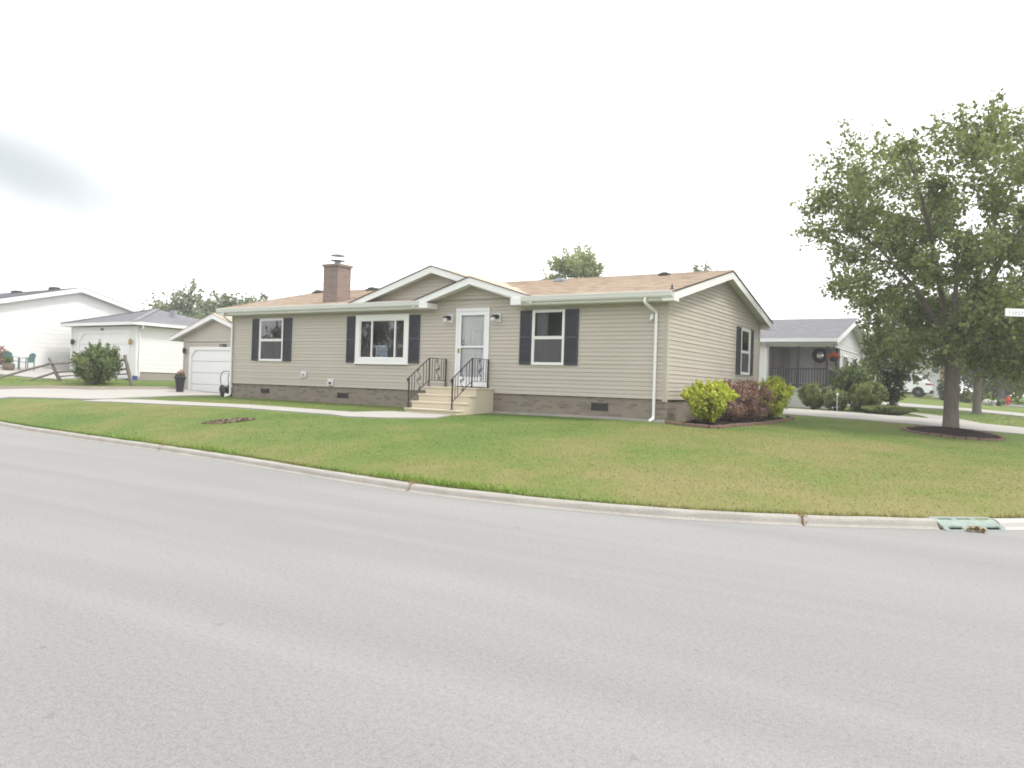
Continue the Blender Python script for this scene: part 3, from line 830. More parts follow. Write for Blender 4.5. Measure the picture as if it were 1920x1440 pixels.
# the pair of decorative front gables
def front_gable(cx, hw, pk, low, y, wall_y, wall_lo, tag_, back):
    rf = MB()
    course_plane(rf, (cx - hw, y - .03, low), (cx - hw + .001, y - .03, low), (cx, y - .03, pk), (cx, back, pk), 20)
    course_plane(rf, (cx + hw, y - .03, low), (cx + hw - .001, y - .03, low), (cx, y - .03, pk), (cx, back, pk), 20)
    mesh_obj('gable_roof', rf.v, rf.f, 'roof_tan', roof)
    mb = MB(); ed = MB(); sl = (pk - low) / hw
    for s in (-1, 1):
        x0 = cx + s * hw
        mb.add([(x0, y, low - .19), (cx, y, pk - .205), (cx, y, pk - .012), (x0, y, low - .012), (x0, y + .035, low - .19), (cx, y + .035, pk - .205), (cx, y + .035, pk - .012), (x0, y + .035, low - .012)],
               [(0, 1, 2, 3), (7, 6, 5, 4), (0, 4, 5, 1), (1, 5, 6, 2), (2, 6, 7, 3), (3, 7, 4, 0)])
        ed.add([(x0, y - .028, low - .013), (cx, y - .028, pk - .013), (cx, y - .028, pk + .008), (x0, y - .028, low + .008), (x0, y + .03, low - .013), (cx, y + .03, pk - .013), (cx, y + .03, pk + .008), (x0, y + .03, low + .008)],
               [(0, 1, 2, 3), (7, 6, 5, 4), (0, 4, 5, 1), (1, 5, 6, 2), (2, 6, 7, 3), (3, 7, 4, 0)])
        # sloping soffit behind the board
        mb.face([(x0, y + .03, low - .14), (cx, y + .03, pk - .155), (cx, wall_y, pk - .155), (x0, wall_y, low - .14)])
    mb.build('gable_rake', 'white', house); ed.build('gable_drip_edge', 'roof_edge', roof)
    def lim(z):
        k = (pk - .15 - z) / sl
        return (cx - min(k, hw), cx + min(k, hw))
    siding('gable_wall', 'siding', 'x', wall_y, -1, wall_lo, pk - .16, lim, [], house)
front_gable(-7.04, 3.27, 4.87, 3.865, -.36, -.045, 3.90, 'big', 3.62)
front_gable(-5.62, 2.02, 4.475, 3.86, -.44, 0.0, ZT + .02, 'small', 2.0)
mb = MB(); mb.box(-9.9, -7.55, -.10, -.05, 3.915, 3.945)
mb.build('gable_flashing', 'white', house)
for xa_, xb_, zt_ in ((-7.34, -7.03, 3.80), (-4.22, -3.90, 3.83)):      # cornice returns under the smaller gable
    MB().box(xa_, xb_, -.50, -.005, 3.64, zt_).build('cornice_return', 'white', house, bevel=.01)

# roof vents and flue tips
def roof_vent(x, y, mat, s=1.0):
    z = zroof(y); mb = MB()
    mb.prism([(x - .2 * s, z - .05), (x + .2 * s, z - .05), (x + .2 * s, z + .09 * s), (x + .14 * s, z + .13 * s), (x - .14 * s, z + .13 * s), (x - .2 * s, z + .09 * s)], y - .17, y + .17)
    mb.box(x - .26 * s, x + .26 * s, y - .24, y + .2, z - .04, z + .03)
    mb.build('roof_vent', mat, roof, bevel=.01)
roof_vent(-15.85, 3.80, 'vent', .75); roof_vent(-13.0, 3.75, 'vent', .75); roof_vent(-4.95, 3.55, 'metal', .6); roof_vent(-1.55, 3.70, 'vent', .55)
mb = MB(); z = zroof(-.2)
mb.lathe([(.06, z - .06), (.045, z + .02), (.02, z + .05), (.03, z + .08), (.001, z + .13)], (.16, -.2, 0), 8); mb.build('pipe_boot', 'vent', roof)

# chimney
ch = MB(); ch.box(-11.74, -11.10, .02, .60, 3.6, 5.145)
chim = ch.build('chimney', 'chimney_brick', house)
mb = MB(); mb.box(-11.785, -11.055, -.025, .645, 5.146, 5.225)
mb.build('chimney_crown', 'chimney_brick', chim, bevel=.01)
mb = MB(); c_ = (-11.42, .31, 0)
mb.lathe([(.10, 5.22), (.10, 5.36)], c_, 20); mb.lathe([(.10, 5.335), (.235, 5.355), (.235, 5.372), (.10, 5.385)], c_, 24)
mb.lathe([(.235, 5.53), (.15, 5.565), (.001, 5.585)], c_, 24); mb.lathe([(.235, 5.52), (.235, 5.53)], c_, 24)
for k in range(4):
    a = k * math.pi / 2 + .5; x, y = c_[0] + .19 * math.cos(a), c_[1] + .19 * math.sin(a)
    mb.tube([(x, y, 5.37), (x, y, 5.53)], .006, 5)
mb.build('flue_cap', 'metal', chim)

# windows -------------------------------------------------------------
def frame_xz(mb, x0, x1, z0, z1, w_, y0, y1):
    mb.box(x0, x1, y0, y1, z0, z0 + w_); mb.box(x0, x1, y0, y1, z1 - w_, z1)
    mb.box(x0, x0 + w_, y0, y1, z0 + w_, z1 - w_); mb.box(x1 - w_, x1, y0, y1, z0 + w_, z1 - w_)
def rot_side(o):            # build in xz at y~0 facing -y, then turn to face +x
    o.data.transform(Matrix(((0, -1, 0, 0), (1, 0, 0, 0), (0, 0, 1, 0), (0, 0, 0, 1))))
    return o
def room(x0, x1, z0, z1, y1=.85):
    mb = MB(); mb.box(x0 - .25, x1 + .25, .025, y1, z0 - .25, z1 + .1)
    mb.f = [f for i, f in enumerate(mb.f) if i != 2]; mb.mi = mb.mi[:5]
    return mb
def pq(mb, x0, x1, y, z0, z1): mb.face([(x0, y, z0), (x1, y, z0), (x1, y, z1), (x0, y, z1)])   # one sheet of glass
def hung_window(x0, x1, z0, z1, parent, side=False, curtain=None):
    fr = MB(); frame_xz(fr, x0, x1, z0, z1, .052, -.05, .03)
    zm = z0 + (z1 - z0) * .495
    fr.box(x0 + .05, x1 - .05, -.034, .02, zm - .022, zm + .028)
    frame_xz(fr, x0 + .051, x1 - .051, z0 + .051, zm - .02, .022, -.03, .012)
    frame_xz(fr, x0 + .051, x1 - .051, zm + .02, z1 - .051, .022, -.042, .0)
    gl = MB(); pq(gl, x0 + .06, x1 - .06, -.010, z0 + .06, zm - .01); pq(gl, x0 + .06, x1 - .06, -.022, zm + .01, z1 - .06)
    rm = room(x0, x1, z0, z1)
    win = fr.build('window', 'white', parent, bevel=.004)
    os_ = [win, gl.build('pane', 'glass', win), rm.build('window_recess', 'room', win)]
    mb = MB(); mb.box(x0 + .07, x1 - .07, -.027, -.025, z0 + .07, zm - .02); os_.append(mb.build('insect_screen', 'screen', win))
    if curtain:
        c0, c1 = curtain; mb = MB(); n = 26
        P = [(c0 + (c1 - c0) * i / n, .10 + .025 * math.sin(i * 1.35)) for i in range(n + 1)]
        for (xa, ya), (xb, yb) in zip(P[:-1], P[1:]): mb.face([(xa, ya, z0 + .02), (xb, yb, z0 + .02), (xb, yb, z1 - .02), (xa, ya, z1 - .02)])
        os_.append(mesh_obj('curtain', mb.v, mb.f, 'curtain', win, True))
    if side:
        for o in os_: rot_side(o)
    return win
def shutter(x0, x1, z0, z1, parent, side=False):
    mb = MB(); frame_xz(mb, x0, x1, z0, z1, .045, -.045, -.012)
    zm = (z0 + z1) / 2; mb.box(x0 + .044, x1 - .044, -.045, -.012, zm - .03, zm + .03)
    mb.box(x0 + .02, x1 - .02, -.024, -.010, z0 + .02, z1 - .02)
    n = int((z1 - z0 - .12) / .042)
    for k in range(n):
        z = z0 + .06 + (z1 - z0 - .12) * (k + .5) / n
        if abs(z - zm) < .04: continue
        mb.add([(x0 + .044, -.026, z - .018), (x1 - .044, -.026, z - .018), (x1 - .044, -.040, z + .012), (x0 + .044, -.040, z + .012), (x0 + .044, -.026, z + .018), (x1 - .044, -.026, z + .018)],
               [(0, 1, 2, 3), (3, 2, 5, 4)])
    o = mb.build('shutter', 'shutter', parent)
    return rot_side(o) if side else o
hung_window(*WINF[0], house, curtain=(-3.74, -3.38)); shutter(-4.18, -3.80, 2.09, 3.54, house); shutter(-2.80, -2.41, 2.085, 3.54, house)
hung_window(*WINF[1], house); shutter(-15.04, -14.67, 2.09, 3.52, house); shutter(-13.48, -13.09, 2.08, 3.52, house)
hung_window(*WINS, house, True, curtain=(6.06, 6.35)); shutter(5.60, 6.0, 2.07, 3.52, house, True); shutter(7.02, 7.38, 2.07, 3.53, house, True)
# picture window with wide trim
x0, x1, z0, z1 = PICT
fr = MB(); frame_xz(fr, x0, x1, z0, z1, .17, -.055, .03)
fr.box(x0 - .02, x1 + .02, -.075, -.016, z0 - .025, z0 + .02)
frame_xz(fr, x0 + .165, x1 - .165, z0 + .165, z1 - .165, .035, -.035, .02)
xm1, xm2 = -9.53, -8.60
for x in (xm1, xm2): fr.box(x - .026, x + .026, -.04, .02, z0 + .19, z1 - .19)
win = fr.build('picture_window', 'white', house, bevel=.005)
gl = MB()
for a, b_ in ((x0 + .19, xm1 - .02), (xm1 + .02, xm2 - .02), (xm2 + .02, x1 - .19)): pq(gl, a, b_, -.010, z0 + .19, z1 - .19)
gl.build('pane', 'glass', win); room(x0, x1, z0, z1, .88).build('window_recess', 'room', win)
for s0, s1 in ((x0 + .1, xm1 - .1), (xm2 + .14, x1 - .1)):
    mb = MB(); n = 22; P = [(s0 + (s1 - s0) * i / n, .16 + .03 * math.sin(i * 1.5)) for i in range(n + 1)]
    for (xa, ya), (xb, yb) in zip(P[:-1], P[1:]): mb.face([(xa, ya, z0), (xb, yb, z0), (xb, yb, z1), (xa, ya, z1)])
    mesh_obj('curtain', mb.v, mb.f, 'drape', win, True)
shutter(-10.58, -10.20, 2.07, 3.515, house); shutter(-8.05, -7.65, 2.08, 3.51, house)
# card propped inside the glass
sg = thing('window_card', 'pale blue printed card propped inside the picture window of the beige house', 'sign', (-9.14, 0.0, 2.235))
mb = MB(); mb.box(-.235, .235, 0, .006, 0, .365); mb.build('card', 'paper', sg)
mb = MB()
for z, xa, xb, hh in ((.29, -.2, .2, .04), (.225, -.15, .15, .018), (.18, -.2, .19, .018), (.135, -.17, .17, .018), (.05, -.19, -.03, .045), (.05, .03, .18, .03)):
    x = xa
    while x < xb:
        ww = rnd.uniform(.014, .035); mb.box(x, min(x + ww, xb), -.002, .001, z, z + hh); x += ww + .012
mb.build('print', 'ink', sg)

# storm door --------------------------------------------------------
x0, x1, z0, z1 = DOOR
fr = MB()
w_ = .075
fr.box(x0, x0 + w_, -.05, .02, z0, z1); fr.box(x1 - w_, x1, -.05, .02, z0, z1); fr.box(x0 + w_, x1 - w_, -.05, .02, z1 - w_, z1)
fr.box(x0 - .012, x1 + .012, -.06, -.016, z1 - .02, z1 + .02)
door = MB()
a, b_ = x0 + .078, x1 - .078
frame_xz(door, a, b_, z0 + .02, z1 - .08, .098, -.038, -.008)
zmid = 2.57; door.box(a + .097, b_ - .097, -.036, -.010, zmid - .03, zmid + .02)
door.box(a + .097, b_ - .097, -.034, -.012, z0 + .117, 1.72)
door.box(a + .14, b_ - .14, -.040, -.033, z0 + .16, 1.68)
dr = fr.build('door_frame', 'door_white', house, bevel=.004)
sd = door.build('door', 'door_white', house, bevel=.004)
mb = MB(); pq(mb, a + .09, b_ - .09, -.022, 1.71, z1 - .17); mb.build('glass', 'storm_glass', sd)
mb = MB(); mb.box(a + .02, b_ - .02, .04, .08, z0, z1 - .06)
for (u0, u1, v0, v1) in ((.16, .40, .25, .95), (.52, .76, .25, .95), (.16, .40, 1.1, 1.6), (.52, .76, 1.1, 1.6)):
    frame_xz(mb, a + u0, a + u1, z0 + v0, z0 + v1, .02, .03, .045)
mb.build('inner_door', 'door_grey', sd)
mb = MB(); mb.lathe([(.028, .02), (.034, -.0), (.02, -.018), (.001, -.02)], (a + .16, .0, 2.73), 14, 'y'); mb.lathe([(.03, .02), (.03, .0)], (a + .16, .0, 2.62), 14, 'y')
mb.build('handle', 'metal', sd)
mb = MB(); mb.box(a + .03, a + .065, -.05, -.036, 2.38, 2.52); mb.bar((a + .048, -.05, 2.46), (a + .048, -.085, 2.46), .02, .02); mb.bar((a + .048, -.085, 2.40), (a + .048, -.085, 2.50), .02, .018)
mb.build('latch', 'brass', sd)

# lanterns beside the door
def lantern(x, z):
    mb = MB(); mb.box(x - .105, x + .105, -.04, -.012, z - .13, z + .12)
    pl = mb.build('lamp_plate', 'plate', house, bevel=.006)
    mb = MB()
    mb.lathe([(.001, -.17), (.05, -.165), (.062, -.12), (.062, -.05), (.03, -.04)], (x, 0, z + .02), 16, 'y')
    mb.tube([(x, -.12, z + .03), (x - .03, -.20, z + .05), (x - .03, -.22, z + .02)], .012, 8)
    mb.lathe([(.075, z - .0), (.06, z + .03), (.02, z + .05)], (x - .03, -.22, 0), 14)
    mb.build('lamp_arm', 'black_iron', pl)
    mb = MB(); mb.lathe([(.045, z - .14), (.06, z - .10), (.062, z - .002)], (x - .03, -.22, 0), 14); mb.build('lamp_shade', 'lamp_glass', pl, True)
lantern(-6.555, 3.37); lantern(-4.91, 3.37)
# outlets low on the wall
for (a, b_, c_, d, dk) in ((-12.57, -12.33, 1.57, 1.77, 0), (-11.34, -11.10, 1.33, 1.54, 1)):
    mb = MB(); mb.box(a, b_, -.055, -.012, c_, d); o = mb.build('outlet_box', 'plate', house, bevel=.008)
    mb = MB(); mx_, mz = (a + b_) / 2, (c_ + d) / 2 - .02
    mb.box(mx_ - .05, mx_ + .05, -.07, -.05, mz - .03, mz + .03)
    if dk: mb.lathe([(.03, -.05), (.03, -.09)], (mx_, 0, mz - .015), 10, 'y')
    mb.build('outlet_cover', 'vent' if dk else 'metal', o)

# ---------------------------------------------------------------- stoop with iron railings
stoop = thing('stoop', 'cream concrete steps with black scrolled iron railings below the white door', 'steps', (0, 0, 0))
SX0, SX1 = -6.74, -4.98
mb = MB()
treads = [(-.845, 1.42), (-1.135, 1.215), (-1.425, 1.015), (-1.715, .83)]
prof = [(0.0, .4)]
zprev = 1.42
pts = [(0.012, .40), (-1.69, .40), (-1.69, .775), (-1.40, .775), (-1.40, .96), (-1.11, .96), (-1.11, 1.16), (-.82, 1.16), (-.82, 1.365), (0.012, 1.365)]
n = len(pts)
mb.add([(SX0 + .02, y, z) for y, z in pts] + [(SX1 - .02, y, z) for y, z in pts],
       [tuple(range(n)), tuple(range(2 * n - 1, n - 1, -1))] + [(i, (i + 1) % n, (i + 1) % n + n, i + n) for i in range(n)])
mb.build('step_block', 'stoop', stoop)
for i, (y, z) in enumerate(treads):
    mb = MB(); yb = -.012 if i == 0 else treads[i - 1][0] + .012
    mb.box(SX0, SX1, y, yb - (.0 if i == 0 else .0), z - .055, z)
    mb.build('tread', 'stoop', stoop, bevel=.012)
def scroll(mb, base, ux, hh, r=.0085, lean=None):
    """S-scroll in the plane (ux, z): two curls joined by an S line"""
    base = Vector(base); ux = Vector(ux)
    def P(u, v): return base + ux * u + Vector((0, 0, v))
    for k in range(2):
        zc = hh * (.27 + .46 * k); amp = .085; hl = hh * .25
        L1 = [P(amp * math.sin(math.pi * (tt / 10 - .5)) * 1.0, zc + hl * (1 - 2 * tt / 10) * .75) for tt in range(11)]
        top = []; bot = []
        for j in range(15):
            th = j / 14 * 2.6 * math.pi; rr = .055 * (1 - j / 16)
            top.append(P(-amp + .055 - rr * math.cos(th) , zc + hl * .75 + rr * math.sin(th)))
            bot.append(P(amp - .055 + rr * math.cos(th), zc - hl * .75 - rr * math.sin(th)))
        mb.tube(top[::-1] + L1[1:-1] + bot, r, 6)
def railing(x):
    ys = [-1.66, -.80, -.05]
    pz = [.83, 1.42, 1.42]; tz = [1.64, 2.21, 2.21]
    r0 = MB()
    r0.bar((x, ys[0] - .03, tz[0] - .01), (x, ys[1], tz[1]), .036, .012); r0.bar((x, ys[1] - .01, tz[1]), (x, ys[2] + .02, tz[2]), .036, .012)
    r0.bar((x, ys[0], pz[0] + .20), (x, ys[1], pz[1] + .17), .022, .012); r0.bar((x, ys[1], pz[1] + .17), (x, ys[2], pz[2] + .17), .022, .012)
    # volute at the foot of the handrail
    P = []
    for j in range(18):
        th = math.pi * .5 + j / 17 * 2.5 * math.pi; rr = .055 * (1 - j / 22)
        P.append((x, ys[0] - .03 + rr * math.cos(th), tz[0] - .065 + rr * math.sin(th)))
    r0.tube(P, .014, 6)
    rail = r0.build('railing', 'black_iron', stoop)
    for i in range(3):
        mb = MB(); mb.bar((x, ys[i], pz[i]), (x, ys[i], tz[i]), .03, .03, up=(0, 1, 0)); mb.box(x - .06, x + .06, ys[i] - .04, ys[i] + .04, pz[i], pz[i] + .012)
        mb.build('post', 'black_iron', rail)
    for (ya, yb, fr_) in ((ys[1], ys[2], (.17, .33, .72, .87)), (ys[0], ys[1], (.14, .27, .70, .85))):
        for f_ in fr_:
            y = ya + (yb - ya) * f_
            if ya == ys[0]: zt = tz[0] + (tz[1] - tz[0]) * f_; zb_ = pz[0] + .20 + (pz[1] - pz[0] - .03) * f_
            else: zt = tz[1]; zb_ = pz[1] + .17
            mb = MB(); mb.bar((x, y, zb_), (x, y, zt), .013, .013, up=(0, 1, 0)); mb.build('baluster', 'black_iron', rail)
        mb = MB(); y = ya + (yb - ya) * .52 if ya != ys[0] else ya + (yb - ya) * .48
        zb_ = (pz[1] + .17) if ya != ys[0] else pz[0] + .20 + (pz[1] - pz[0] - .03) * .48
        scroll(mb, (x, y, zb_ + .01), (0, 1, 0), .60)
        mb.build('scroll', 'black_iron', rail)
railing(-6.63); railing(-5.17)

# ---------------------------------------------------------------- beige garage behind the left end
def add_digits(txt, parent, size, x, y, z, mat='digit', name='house_number', rot=None):
    cu = bpy.data.curves.new('digits', 'FONT'); cu.body = txt; cu.size = size; cu.extrude = .008; cu.resolution_u = 3
    o = bpy.data.objects.new('digits', cu); COL.objects.link(o)
    bpy.context.view_layer.update()
    me = bpy.data.meshes.new_from_object(o.evaluated_get(bpy.context.evaluated_depsgraph_get()))
    bpy.data.objects.remove(o)
    me.transform(Matrix.Translation((x, y, z)) @ (rot or Matrix.Rotation(math.pi / 2, 4, 'X')))
    me.materials.clear(); me.materials.append(MT[mat])
    n = bpy.data.objects.new(name, me); COL.objects.link(n); n.parent = parent
    return n
gar = thing('garage', 'small beige gabled garage with white door behind the left end of the long house', 'garage')
GX0, GX1, GY, GB = -24.62, -19.9, 4.0, .62
gc, ge, gp = -22.26, 3.12, 4.12; gsl = (4.20 - 3.22) / 2.95
def glim(z):
    if z < 3.31: return (GX0, GX1)
    k = (z - 3.31) / gsl; return (GX0 + k, GX1 - k)
siding('front_wall', 'siding', 'x', GY, -1, GB, 3.02, lambda z: (GX0, GX1), [(-24.1, -20.42, 0, 2.74)], gar)
siding('front_wall', 'siding', 'x', GY - .03, -1, 3.03, 4.09, glim, [], gar)
siding('side_wall', 'siding', 'y', GX1, 1, GB, 3.15, lambda z: (GY, GY + 6.5), [], gar)
siding('side_wall', 'siding', 'y', GX0, -1, GB, 3.15, lambda z: (GY, GY + 6.5), [], gar)
mb = MB(); mb.box(GX0 + .05, GX1 - .05, GY + 6.4, GY + 6.5, .5, 3.2); mb.build('back_wall', 'siding_trim', gar)
for x0, x1 in ((GX0 - .02, GX0 + .08), (GX1 - .08, GX1 + .02)): MB().box(x0, x1, GY - .025, GY + .08, GB, 3.1).build('corner_trim', 'siding_trim', gar)
mb = MB(); hw = 2.95
for s in (-1, 1):
    mb.add([(gc + s * hw, GY - .35, 3.22 - .0), (gc, GY - .35, 4.20), (gc, GY + 6.8, 4.20), (gc + s * hw, GY + 6.8, 3.22),
            (gc + s * hw, GY - .35, 3.25), (gc, GY - .35, 4.235), (gc, GY + 6.8, 4.235), (gc + s * hw, GY + 6.8, 3.25)],
           [(0, 1, 2, 3), (4, 5, 6, 7), (0, 1, 5, 4), (1, 2, 6, 5), (2, 3, 7, 6), (3, 0, 4, 7)])
mb.build('roof', 'roof_tan', gar)
mb = MB()
for s in (-1, 1):
    x0 = gc + s * hw
    mb.add([(x0, GY - .34, 3.05), (gc, GY - .34, 4.01), (gc, GY - .34, 4.195), (x0, GY - .34, 3.215), (x0, GY - .30, 3.05), (gc, GY - .30, 4.01), (gc, GY - .30, 4.195), (x0, GY - .30, 3.215)],
           [(0, 1, 2, 3), (7, 6, 5, 4), (0, 4, 5, 1), (1, 5, 6, 2), (2, 6, 7, 3), (3, 7, 4, 0)])
    mb.face([(x0, GY - .30, 3.12), (gc, GY - .30, 4.08), (gc, GY, 4.08), (x0, GY, 3.12)])
    mb.box(min(x0, x0 - s * .1), max(x0, x0 - s * .1), GY - .3, GY + 6.7, 3.05, 3.2)
mb.build('rake_board', 'white', gar)
def garage_door(parent, x0, x1, y, z0, z1, mat='white', rows=4, arch=.28, name='garage_door'):
    mb = MB()
    hh = (z1 - z0) / rows
    for r_ in range(rows):
        mb.box(x0 + .02, x1 - .02, y + .02, y + .05, z0 + r_ * hh + .006, z0 + (r_ + 1) * hh - .006)
    d = mb.build(name, mat, parent, bevel=.008)
    mb = MB()
    mb.box(x0 - .12, x0 + .03, y - .03, y + .06, z0, z1 + .12); mb.box(x1 - .03, x1 + .12, y - .03, y + .06, z0, z1 + .12)
    mb.box(x0 + .03, x1 - .03, y - .03, y + .06, z1 - .02, z1 + .12)
    for s, xx in ((1, x0 + .03), (-1, x1 - .03)):      # clipped upper corners
        mb.add([(xx, y - .028, z1 - .02), (xx + s * arch, y - .028, z1 - .02), (xx, y - .028, z1 - .02 - arch), (xx, y + .055, z1 - .02), (xx + s * arch, y + .055, z1 - .02), (xx, y + .055, z1 - .02 - arch)],
               [(0, 1, 2), (5, 4, 3), (0, 3, 4, 1), (1, 4, 5, 2), (2, 5, 3, 0)])
    mb.build('door_trim', 'white', parent)
    return d
garage_door(gar, -24.08, -20.44, GY, GB, 2.68)
add_digits('11908', gar, .20, -22.12, GY - .035, 2.79)
mb = MB(); mb.lathe([(.05, 2.50), (.07, 2.56), (.07, 2.70), (.03, 2.76)], (-24.45, GY - .12, 0), 10); mb.bar((-24.45, GY, 2.66), (-24.45, GY - .12, 2.66), .04, .04); mb.build('wall_lamp', 'black_iron', gar)

# urn with flowers, hose reel
def leafcloud(C, rad, n, size, seed, shell=.5, up=.0, squash=1.0, body=None):
    """kite-shaped leaves round the centres C (k,3) with radii rad (k,) or (k,3); returns (4*k*n,3)"""
    r_ = np.random.default_rng(seed)
    C = np.asarray(C, float); k = len(C); rad = np.asarray(rad, float)
    if rad.ndim == 1: rad = np.repeat(rad[:, None], 3, 1) * np.array([1, 1, squash])
    d = r_.normal(size=(k, n, 3)); d /= np.linalg.norm(d, axis=-1, keepdims=True)
    rr = r_.random((k, n, 1)) ** shell
    P = (C[:, None] + d * rr * rad[:, None]).reshape(-1, 3); m_ = len(P)
    nrm_ = r_.normal(size=(m_, 3)) + d.reshape(-1, 3) * .7 + np.array([0, 0, up]); 
    if body is not None:
        o_ = (P - np.array(body[0])) / np.array(body[1]); o_ /= np.linalg.norm(o_, axis=1)[:, None] + 1e-6; nrm_ = nrm_ * .55 + o_ * 1.1
    nrm_ /= np.linalg.norm(nrm_, axis=1)[:, None]
    t_ = np.cross(nrm_, r_.normal(size=(m_, 3))); t_ /= np.linalg.norm(t_, axis=1)[:, None]
    b_ = np.cross(nrm_, t_)
    s = size * r_.uniform(.45, 1.45, (m_, 1))
    fold = nrm_ * s * .18
    return np.stack([P - t_ * s * .5, P + b_ * s * .36 + fold + t_ * s * .08, P + t_ * s * .55, P - b_ * s * .36 + fold + t_ * s * .08], 1).reshape(-1, 3)
pot = thing('flower_pot', 'tall black urn planter with pink flowers beside the white garage door', 'flower pot')
px0, py0 = -22.52, 2.40; pz0 = h1(px0, py0) + .03
mb = MB(); mb.lathe([(.15, 0), (.16, .03), (.145, .08), (.17, .30), (.20, .52), (.245, .62), (.255, .66), (.235, .665), (.19, .60), (.001, .58)], (px0, py0, pz0), 18); mb.build('urn', 'pot_black', pot, True)
np_obj('foliage', leafcloud([(px0 - .08, py0, pz0 + .72), (px0 + .08, py0, pz0 + .72)], [.15, .16], 160, .08, 5), 4, 'leaf_mid', pot)
np_obj('flowers', leafcloud([(px0 + .12, py0 - .03, pz0 + .84), (px0 + .02, py0 - .05, pz0 + .80)], [.12, .09], 110, .06, 6), 4, 'flower_pink', pot)
hr = thing('hose_reel', 'black wheeled hose reel with curved handle by the left downspout', 'hose reel')
hx, hy = -16.86, .35; hz = h1(hx, hy)
mb = MB()
for s in (-.16, .16):
    mb.tube([(hx + .12, hy + s, hz + .02), (hx + .02, hy + s, hz + .10), (hx - .06, hy + s, hz + .45), (hx - .10, hy + s, hz + .68), (hx - .04, hy + s, hz + .84), (hx + .10, hy + s, hz + .92)], .014, 6)
mb.tube([(hx + .10, hy - .16, hz + .92), (hx + .10, hy + .16, hz + .92)], .014, 6)
mb.build('frame', 'black_iron', hr)
mb = MB(); mb.lathe([(.05, -.15), (.17, -.15), (.17, -.13), (.12, -.12), (.12, .12), (.17, .13), (.17, .15), (.05, .15)], (hx, hy, hz + .26), 18, 'y'); mb.build('drum', 'dark_rail', hr)
for s in (-.2, .2):
    mb = MB(); mb.lathe([(.02, -.02), (.09, -.02), (.09, .02), (.02, .02)], (hx + .08, hy + s, hz + .09), 14, 'y'); mb.build('wheel', 'rubber', hr)

# ---------------------------------------------------------------- neighbours on the left
nb = thing('hip_roof_garage', 'white garage with grey hip roof and wide white door left of the beige garage', 'garage')
NX0, NX1, NY0, NY1, NZB, NZT = -36.9, -30.72, 5.5, 11.6, 1.62, 3.98
siding('front_wall', 'white_siding', 'x', NY0, -1, 1.2, NZT, lambda z: (NX0, NX1), [(-36.2, -31.35, 0, 3.72)], nb, .115)
siding('side_wall', 'white_siding', 'y', NX1, 1, NZB, NZT, lambda z: (NY0, NY1), [], nb, .115)
siding('side_wall', 'white_siding', 'y', NX0, -1, NZB, NZT, lambda z: (NY0, NY1), [], nb, .115)
mb = MB(); mb.box(NX0 + .04, NX1 - .02, NY0 + .06, NY1, .7, NZB - .003); mb.build('foundation', 'found', nb)
mb = MB(); mb.box(NX0, NX1, NY1 - .1, NY1 - .02, 1.6, NZT); mb.build('back_wall', 'white_siding', nb)
for x0, x1 in ((NX0 - .02, NX0 + .1), (NX1 - .1, NX1 + .025)): MB().box(x0, x1, NY0 - .03, NY0 + .1, 1.25, NZT).build('corner_trim', 'white', nb)
def hip_roof(name, x0, x1, y0, y1, z, slope, mat, parent, ov=.4):
    x0 -= ov; x1 += ov; y0 -= ov; y1 += ov
    w_ = min(x1 - x0, y1 - y0) / 2; zp = z + slope * w_
    if x1 - x0 >= y1 - y0: r0, r1 = (x0 + w_, (y0 + y1) / 2, zp), (x1 - w_, (y0 + y1) / 2, zp)
    else: r0, r1 = ((x0 + x1) / 2, y0 + w_, zp), ((x0 + x1) / 2, y1 - w_, zp)
    A, B, C_, D = (x0, y0, z), (x1, y0, z), (x1, y1, z), (x0, y1, z)
    mb = MB()
    if x1 - x0 >= y1 - y0:
        course_plane(mb, A, B, r0, r1, 22); course_plane(mb, C_, D, r1, r0, 22); course_plane(mb, B, C_, r1, r1, 22); course_plane(mb, D, A, r0, r0, 22)
    else:
        course_plane(mb, D, A, r1, r0, 22); course_plane(mb, B, C_, r0, r1, 22); course_plane(mb, A, B, r0, r0, 22); course_plane(mb, C_, D, r1, r1, 22)
    o = mesh_obj(name, mb.v, mb.f, mat, parent)
    mb = MB()
    for a, b_ in ((A, r0), (B, r1 if x1 - x0 >= y1 - y0 else r0), (r0, r1)):
        if (Vector(b_) - Vector(a)).length > .1: mb.bar(Vector(a) + Vector((0, 0, .02)), Vector(b_) + Vector((0, 0, .02)), .26, .02)
    mb.build('ridge_cap', mat, o)
    mb = MB()
    mb.box(x0, x1, y0 - .02, y0 + .03, z - .16, z - .005); mb.box(x0, x1, y1 - .03, y1 + .02, z - .16, z - .005)
    mb.box(x0 - .02, x0 + .03, y0 + .032, y1 - .032, z - .16, z - .005); mb.box(x1 - .03, x1 + .02, y0 + .032, y1 - .032, z - .16, z - .005)
    mb.box(x0 + .04, x1 - .04, y0 + .04, y1 - .04, z - .14, z - .12)
    mb.build('gutter', 'white', parent)
    return o, zp
rf_, zp_ = hip_roof('roof', NX0, NX1, NY0, NY1, 4.16, .30, 'roof_grey', nb)
mb = MB(); mb.box(-32.3, -31.95, 8.35, 8.6, zp_ - .35, zp_ - .12); mb.build('roof_vent', 'metal', rf_)
garage_door(nb, -36.1, -31.45, NY0, 1.25, 3.62, 'white', 4, .4)
add_digits('1281', nb, .17, -34.05, NY0 - .03, 3.76)
for x, mt_ in ((-36.55, 'black_iron'), (-31.1, 'brass')):
    mb = MB(); mb.lathe([(.05, 3.0), (.09, 3.06), (.09, 3.24), (.03, 3.32)], (x, NY0 - .14, 0), 10); mb.bar((x, NY0, 3.2), (x, NY0 - .14, 3.2), .05, .05); mb.build('wall_lamp', mt_, nb)
